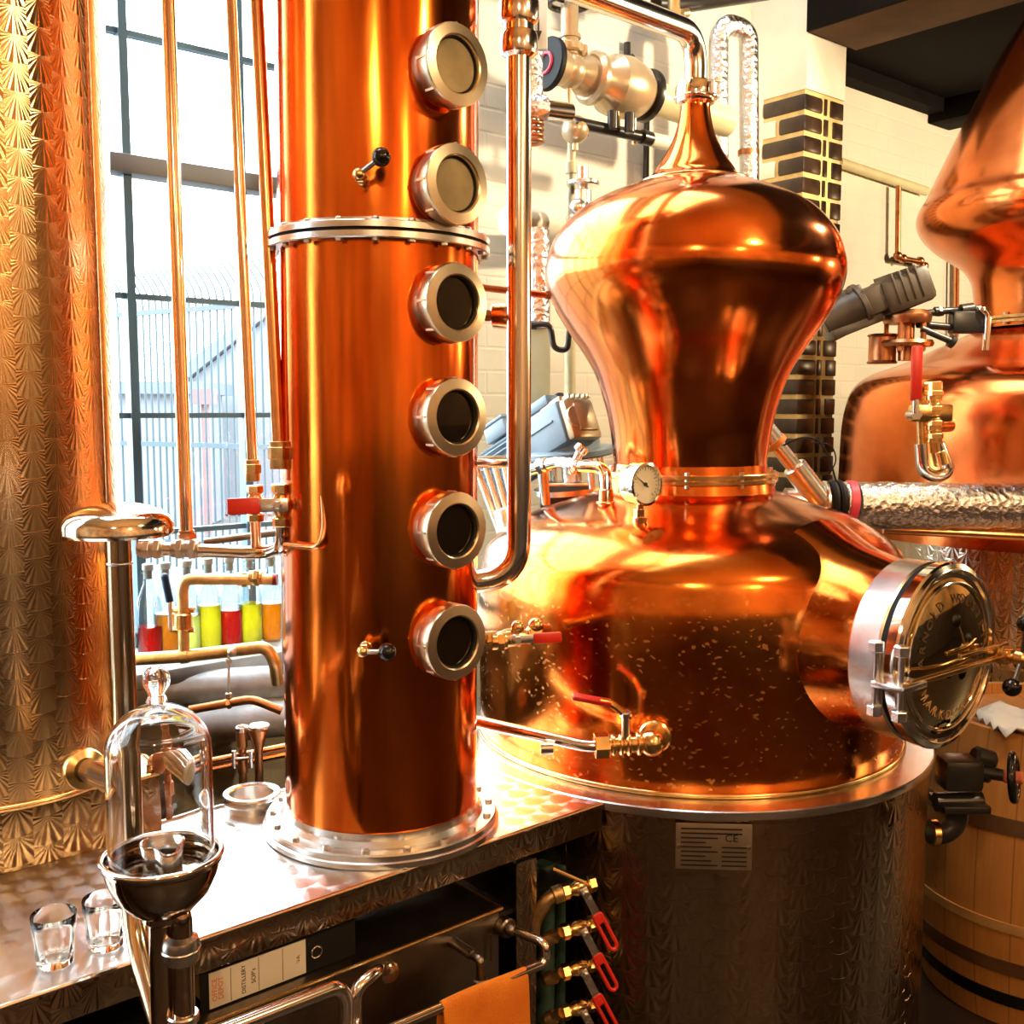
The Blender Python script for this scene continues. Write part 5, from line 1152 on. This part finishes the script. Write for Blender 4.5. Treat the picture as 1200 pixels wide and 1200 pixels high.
b = MB(); b.lathe([(0, .0004), (.014, .0004), (.012, .004), (.010, .009), (.0125, .014), (.0165, .022), (.0175, .030), (.0155, .038), (.010, .044), (0, .0465)], Matrix.Translation((BX, BY, zk)), 32); obj('knob', b, 'bell', t)

# ------------------------------------------------------------------ tumblers on the counter
def tumbler(px, py, label, s=1.0):
    p = atz(px, py, ZC + .0008); t = thing('tumbler', p, label, 'glass', 'tumblers on the left of the counter'); mt = Matrix.Translation(p)
    b = MB(); n = 10; N_ = 60; f = lambda r, a, k: r * 1.13 * (1 + .022 * math.cos(a * n) * k)
    prf = [(.021, 0.0, 1), (.0228, .004, 1), (.024, .03, 1), (.0265, .055, .6), (.028, .074, 0), (.0276, .0748, 0), (.0268, .074, 0), (.0252, .055, 0), (.0222, .03, 0), (.0205, .012, 0), (.018, .009, 0)]
    rings = [[b.bm.verts.new(mt @ Vector((f(r, 2 * PI * i / N_, k) * math.cos(2 * PI * i / N_), f(r, 2 * PI * i / N_, k) * math.sin(2 * PI * i / N_), z))) for i in range(N_)] for r, z, k in prf]
    for r0, r1 in zip(rings, rings[1:]):
        for i in range(N_): b.bm.faces.new([r0[i], r0[(i + 1) % N_], r1[(i + 1) % N_], r1[i]])
    b.bm.faces.new(rings[0][::-1]); b.bm.faces.new(rings[-1])
    t_ = obj('wall', b, 'tumbler', t, ang=50)
tumbler(65, 1128, 'faceted clear tumbler standing alone near the counter front edge')
tumbler(124, 1108, 'clear tumbler mostly hidden behind the spirit safe pipes')

# ------------------------------------------------------------------ under the counter
zbx = .668
ub1 = uof(atz(596, 1070, zbx)); 
t = thing('steel_cistern', uv(.2, .15, .0), 'dark mirror steel cistern box under the counter', 'tank')
b = MB(); rbox(b, -.9, ub1, -.012, .40, .12, zbx - .004, .002); obj('body', b, 'steel_dark', t)
b = MB(); rbox(b, -.9, ub1 + .004, -.016, .41, zbx - .004, zbx, .001); obj('lid', b, 'steel_dark', t)
b = MB(); b.tube([uv(-.9, -.016, zbx - .001), uv(ub1 + .004, -.016, zbx - .001), uv(ub1 + .004, .40, zbx - .001)], .0035, .002, n=8); obj('lip', b, 'brass', t)
# binder lying on the cistern
A = onv(243, 1150, .012); Bp = onv(386, 1090, .012); ba, bb_ = uof(A), uof(Bp) + .02
t = thing('ring_binder', uv((ba + bb_) / 2, .14, zbx), 'black lever arch binder lying flat with a pale spine label', 'binder')
hb_ = .066; b = MB(); rbox(b, ba - .012, bb_ + .03, .012, .014, zbx + .0006, zbx + hb_, .0005); rbox(b, ba - .012, bb_ + .03, .012, .29, zbx + .0006, zbx + .003, .0005); rbox(b, ba - .012, bb_ + .03, .012, .29, zbx + hb_ - .0025, zbx + hb_, .0005); obj('cover', b, 'black', t)
b = MB(); rbox(b, ba, bb_ + .018, .03, .28, zbx + .006, zbx + .045); obj('paper', b, 'paper', t)
le_ = uof(onv(358, 1110, .011))
b = MB(); rbox(b, ba + .002, le_, .0105, .0122, zbx + .004, zbx + hb_ - .004); lab = obj('spine_label', b, 'paper', t)
rcx = uof(onv(371, 1114, .011)); b = MB(); b.torus(uv(rcx, .011, zbx + hb_ / 2), .0095, .0016, VV, 32, 8); obj('finger_ring', b, 'chrome', t)
def spine_text(txt, f, size, mat, dz=0):
    mt = axisM(uv(ba + (le_ - ba) * f, .0102, zbx + hb_ / 2 + dz), -VV, ZZ) @ Matrix.Rotation(PI / 2, 4, 'Z')
    obj('spine_print', text_mb(txt, size, mt, .0002), mat, lab)
spine_text('OFFICE', .065, .0115, 'orange_ink'); spine_text('DEPOT', .125, .0115, 'orange_ink'); spine_text('DISTILLERY', .35, .0095, 'ink'); spine_text("SOP's", .45, .0105, 'ink'); spine_text('VA', .92, .010, 'brass_dull')
b = MB()
for f in (.22, .5, .75): 
    u_ = ba + (le_ - ba) * f; rbox(b, u_, u_ + .0008, .0100, .0106, zbx + .006, zbx + hb_ - .006)
obj('label_rule', b, 'hoop_brown', lab)
# towel rail
vT = -.115
rA = onv(640, 1128, vT); rB = onv(420, 1222, vT)
t = thing('towel_rail', rA, 'bent copper coloured rail pipe in front of the cistern', 'rail')
w0 = onv(592, 1086, -.02); b = MB(); w1 = onv(636, 1106, vT + .01)
b.tube([w0, at(640, 1106, rA.y), rA, rB], .0085, .03, n=16); obj('pipe', b, 'steel_pipe', t)
b = MB(); b.cyl(w0 - VV * .0 - VV * .012, w0 + VV * .01, .019, n=24, bev=.003); b.sphere(w0 - VV * .016, .012); obj('rose', b, 'steel_dark', t)
# towel
T0 = onv(516, 1181, vT); T1 = onv(616, 1138, vT); dT = (T1 - T0).normalized(); nT = Vector((dT.y, -dT.x, 0)).normalized(); LT = (T1 - T0).length
b = MB(); nu, rows = 24, []
path = [(-.014, -.16), (-.013, -.08), (-.012, -.01), (-.007, .009), (.0, .0125), (.007, .009), (.012, -.01), (.015, -.08), (.018, -.20), (.02, -.32)]
vs = []
for j, (o_, z_) in enumerate(path):
    for i in range(nu + 1):
        x = i / nu; flare = 1 + max(0, -z_) * .25; wv = .006 * math.sin(x * 9 + 1) * min(1, max(0, -z_) * 9)
        q = T0 + dT * (LT * ((x - .5) * flare + .5)) + nT * (o_ + wv * (1 if o_ > 0 else -.4)) + ZZ * (z_ + .002 * math.sin(x * 5))
        vs.append(q)
W_ = nu + 1
b.faces(vs, [(j * W_ + i, j * W_ + i + 1, (j + 1) * W_ + i + 1, (j + 1) * W_ + i) for j in range(len(path) - 1) for i in range(nu)])
tw = obj('towel', b, 'towel', origin=T0, ang=80); tag(tw, 'orange towel draped over the rail under the counter', 'towel')
md = tw.modifiers.new('thick', 'SOLIDIFY'); md.thickness = .005; md2 = tw.modifiers.new('sub', 'SUBSURF'); md2.levels = 1; md2.render_levels = 2
# steel bends in front of the cistern
b = MB(); a = onv(234, 1219, -.09); b.tube([a, onv(395, 1156, -.09), onv(405, 1168, -.09), onv(404, 1260, -.09)], .0125, .04, n=20); tag(obj('steel_bend', b, 'steel_pipe', origin=a), 'long polished pipe along the cistern that bends down', 'pipe')
b = MB(); a = onv(452, 1136, -.02); b.tube([a, onv(442, 1138, -.075), onv(416, 1158, -.08), onv(418, 1260, -.08)], .0115, .04, n=20); b.cyl(a, a - VV * .02, .018, n=20, bev=.003); tag(obj('steel_bend', b, 'steel_pipe', origin=a), 'short polished pipe curving down from the cistern front', 'pipe')
b = MB(); a = onv(531, 1104, -.012); c_ = a - VV * .06; b.cyl(a, c_, .010, n=16); b.tube([c_, c_ - VV * .02, c_ - VV * .02 - ZZ * .04], .008, .015, n=12); b.cyl(c_ - VV * .02 - ZZ * .035, c_ - VV * .02 - ZZ * .05, .013, n=20, bev=.003)
tag(obj('drip_tap', b, 'steel_dark', origin=a), 'small dark tap pointing down on the cistern front', 'tap')
b = MB(); a = onv(575, 1110, -.018); b.box((0, 0, 0), (.004, .003, .05), Matrix.Translation(a)); tag(obj('cistern_catch', b, 'steel', origin=a), 'small bright catch on the cistern front near its right end', 'catch')
# stack of red-levered valves beside the tank casing
YV = 2.0
for i, (lab) in enumerate(('topmost red loop-levered valve in the stack under the counter', 'second red loop-levered valve down the stack', 'third red loop-levered valve down the stack', 'lowest red loop-levered valve, cut by the bottom edge')):
    y = 1040 + 47 * i; p = at(678, y, YV + .02)
    ball_valve('stack_valve', lab, p, Vector((1, .35, .12)), .07, .0115, Vector((.35, -1, .1)), at(718, y + 70, YV - .03) - at(683, y + 4, YV - .03), 'red loop-levered valves', 'brass', lw=.020, loop=True)
    b = MB(); q = p - Vector((.035, .012, .004)); 
    if i == 0: b.tube([q, at(642, 1052, YV), at(626, 1080, YV), at(624, 1100, YV)], .0135, .05, n=18); b.cyl(at(660, 1045, YV + .005), at(648, 1050, YV), .0175, n=20, bev=.002)
    else: b.tube([q, at(636, y + 15, YV + .03)], .010, .02, n=14); b.cyl(at(652, y + 9, YV + .02), at(640, y + 14, YV + .025), .0145, n=18, bev=.002)
    tag(obj('valve_tail', b, 'brass_dull', origin=q), ['curved brass pipe running down from the topmost stack valve', 'stub pipe on the left of the second stack valve', 'stub pipe on the left of the third stack valve', 'stub pipe on the left of the lowest stack valve'][i], 'pipe')
for x, r, lab in ((640, .020, 'thick dark green pipe behind the valve stack, on the left'), (662, .020, 'thick dark green pipe behind the valve stack, on the right')):
    b = MB(); p = at(x, 1010, YV + .16); b.cyl(Vector((p.x, p.y, .05)), p, r, n=20); tag(obj('green_pipe', b, 'green_pipe', origin=Vector((p.x, p.y, .05))), lab, 'pipe')
b = MB(); a = at(648, 1018, YV); b.tube([a, at(684, 1034, YV - .005)], .004, n=10); tag(obj('bleed_pin', b, 'brass', origin=a), 'thin brass pin pointing left above the topmost stack valve', 'pin')

# ------------------------------------------------------------------ barrel, black valve, cloths
BD = atz(1222, 1130, 0.0); BP = Vector((1.47, 2.82, 0)); 
t = thing('oak_barrel', BP, 'oak barrel with wooden and black hoops at the right edge', 'barrel')
Hb = at(1180, 860, BP.y - .22).z; Rm = .335; Re = .295
def br_(z): return Re + (Rm - Re) * (1 - ((z - Hb / 2) / (Hb / 2)) ** 2)
MBp = Matrix.Translation(BP)
b = MB(); b.lathe([(0, .002), (br_(0) - .02, .002)] + [(br_(Hb * i / 20), max(Hb * i / 20, .002)) for i in range(21)] + [(br_(Hb) - .022, Hb), (br_(Hb) - .024, Hb - .03), (0, Hb - .03)], MBp, 96); obj('staves', b, 'oak', t)
def hoop(py, h, mat):
    z = at(1150, py, BP.y - .3).z
    b = MB(); b.lathe([(br_(z - h / 2) - .002, z - h / 2), (br_(z - h / 2) + .004, z - h / 2), (br_(z + h / 2) + .004, z + h / 2), (br_(z + h / 2) - .002, z + h / 2)], MBp, 96, close=True); obj('hoop', b, mat, t)
hoop(978, .042, 'hoop_brown'); hoop(1097, .026, 'hoop_wood'); hoop(1146, .038, 'hoop_brown'); hoop(1186, .034, 'hoop_black')
b = MB(); p = BP + Vector((0, 0, Hb + .0)); rnd = random.Random(3); vs = []; n = 12
for j in range(n + 1):
    for i in range(n + 1): vs.append((-.16 + .32 * i / n, -.13 + .26 * j / n, .012 + .028 * rnd.random() + .02 * math.sin(i * 1.1) * math.cos(j * .9)))
b.faces(vs, [(j * (n + 1) + i, j * (n + 1) + i + 1, (j + 1) * (n + 1) + i + 1, (j + 1) * (n + 1) + i) for j in range(n) for i in range(n)], Matrix.Translation(p + Vector((-.07, -.12, -.018))))
o = obj('crumpled_cloth', b, 'paper', origin=p, ang=60); tag(o, 'crumpled white cloth lying on top of the oak barrel', 'cloth'); md = o.modifiers.new('thick', 'SOLIDIFY'); md.thickness = .004
b = MB(); 
for k in range(5): b.sphere(BP + Vector((-.06 + .035 * k, -.12 + .02 * (k % 2), Hb + .075 + .012 * math.sin(k * 2))), .032, (1, 1, .9), 16)
o = obj('red_bundle', b, 'cloth_red', origin=BP + Vector((0, -.1, Hb + .05)), ang=60); tag(o, 'reddish lumpy bundle resting on the white cloth', 'bundle')
YK = 2.16
t = thing('black_valve', at(1118, 920, YK), 'black iron valve with a spoked handwheel before the barrel', 'valve')
b = MB(); b.box((0, 0, 0), (.085, .07, .07), Matrix.Translation(at(1124, 905, YK)), .014); b.cyl(at(1096, 940, YK), at(1150, 938, YK), .02, n=18); b.box((0, 0, 0), (.10, .09, .018), Matrix.Translation(at(1124, 941, YK)), .005); b.cyl(at(1140, 885, YK), at(1165, 893, YK), .022, n=18, bev=.006); b.cyl(at(1140, 903, YK), at(1178, 909, YK - .03), .013, n=18, bev=.003); b.cyl(at(1150, 905, YK), at(1162, 907, YK - .01), .02, n=18, bev=.004); obj('valve_body', b, 'black_iron', t)
b = MB(); hw = at(1188, 911, YK - .04); hn = Vector((.85, -.5, .1)).normalized(); b.torus(hw, .046, .0085, hn, 40, 12)
mt = axisM(hw, hn)
for k in range(3):
    a = 2 * PI * k / 3 + .5; b.tube([hw, mt @ Vector((.046 * math.cos(a), .046 * math.sin(a), 0))], .006, n=10)
hwo = obj('handwheel', b, 'black_gloss', t)
b = MB(); b.cyl(hw - hn * .02, hw + hn * .018, .013, n=16, bev=.003); obj('hub', b, 'cloth_red', hwo)
b = MB(); b.tube([at(1122, 945, YK), at(1122, 965, YK), at(1105, 978, YK), at(1088, 976, YK + .02)], .022, .05, n=20); obj('elbow', b, 'black_iron', t)
b = MB(); b.cyl(at(1108, 975, YK), at(1096, 975, YK + .01), .017, n=18, bev=.003); b.cyl(at(1091, 976, YK + .01), at(1098, 976, YK + .01), .028, n=20); obj('union_nut', b, 'brass', t)
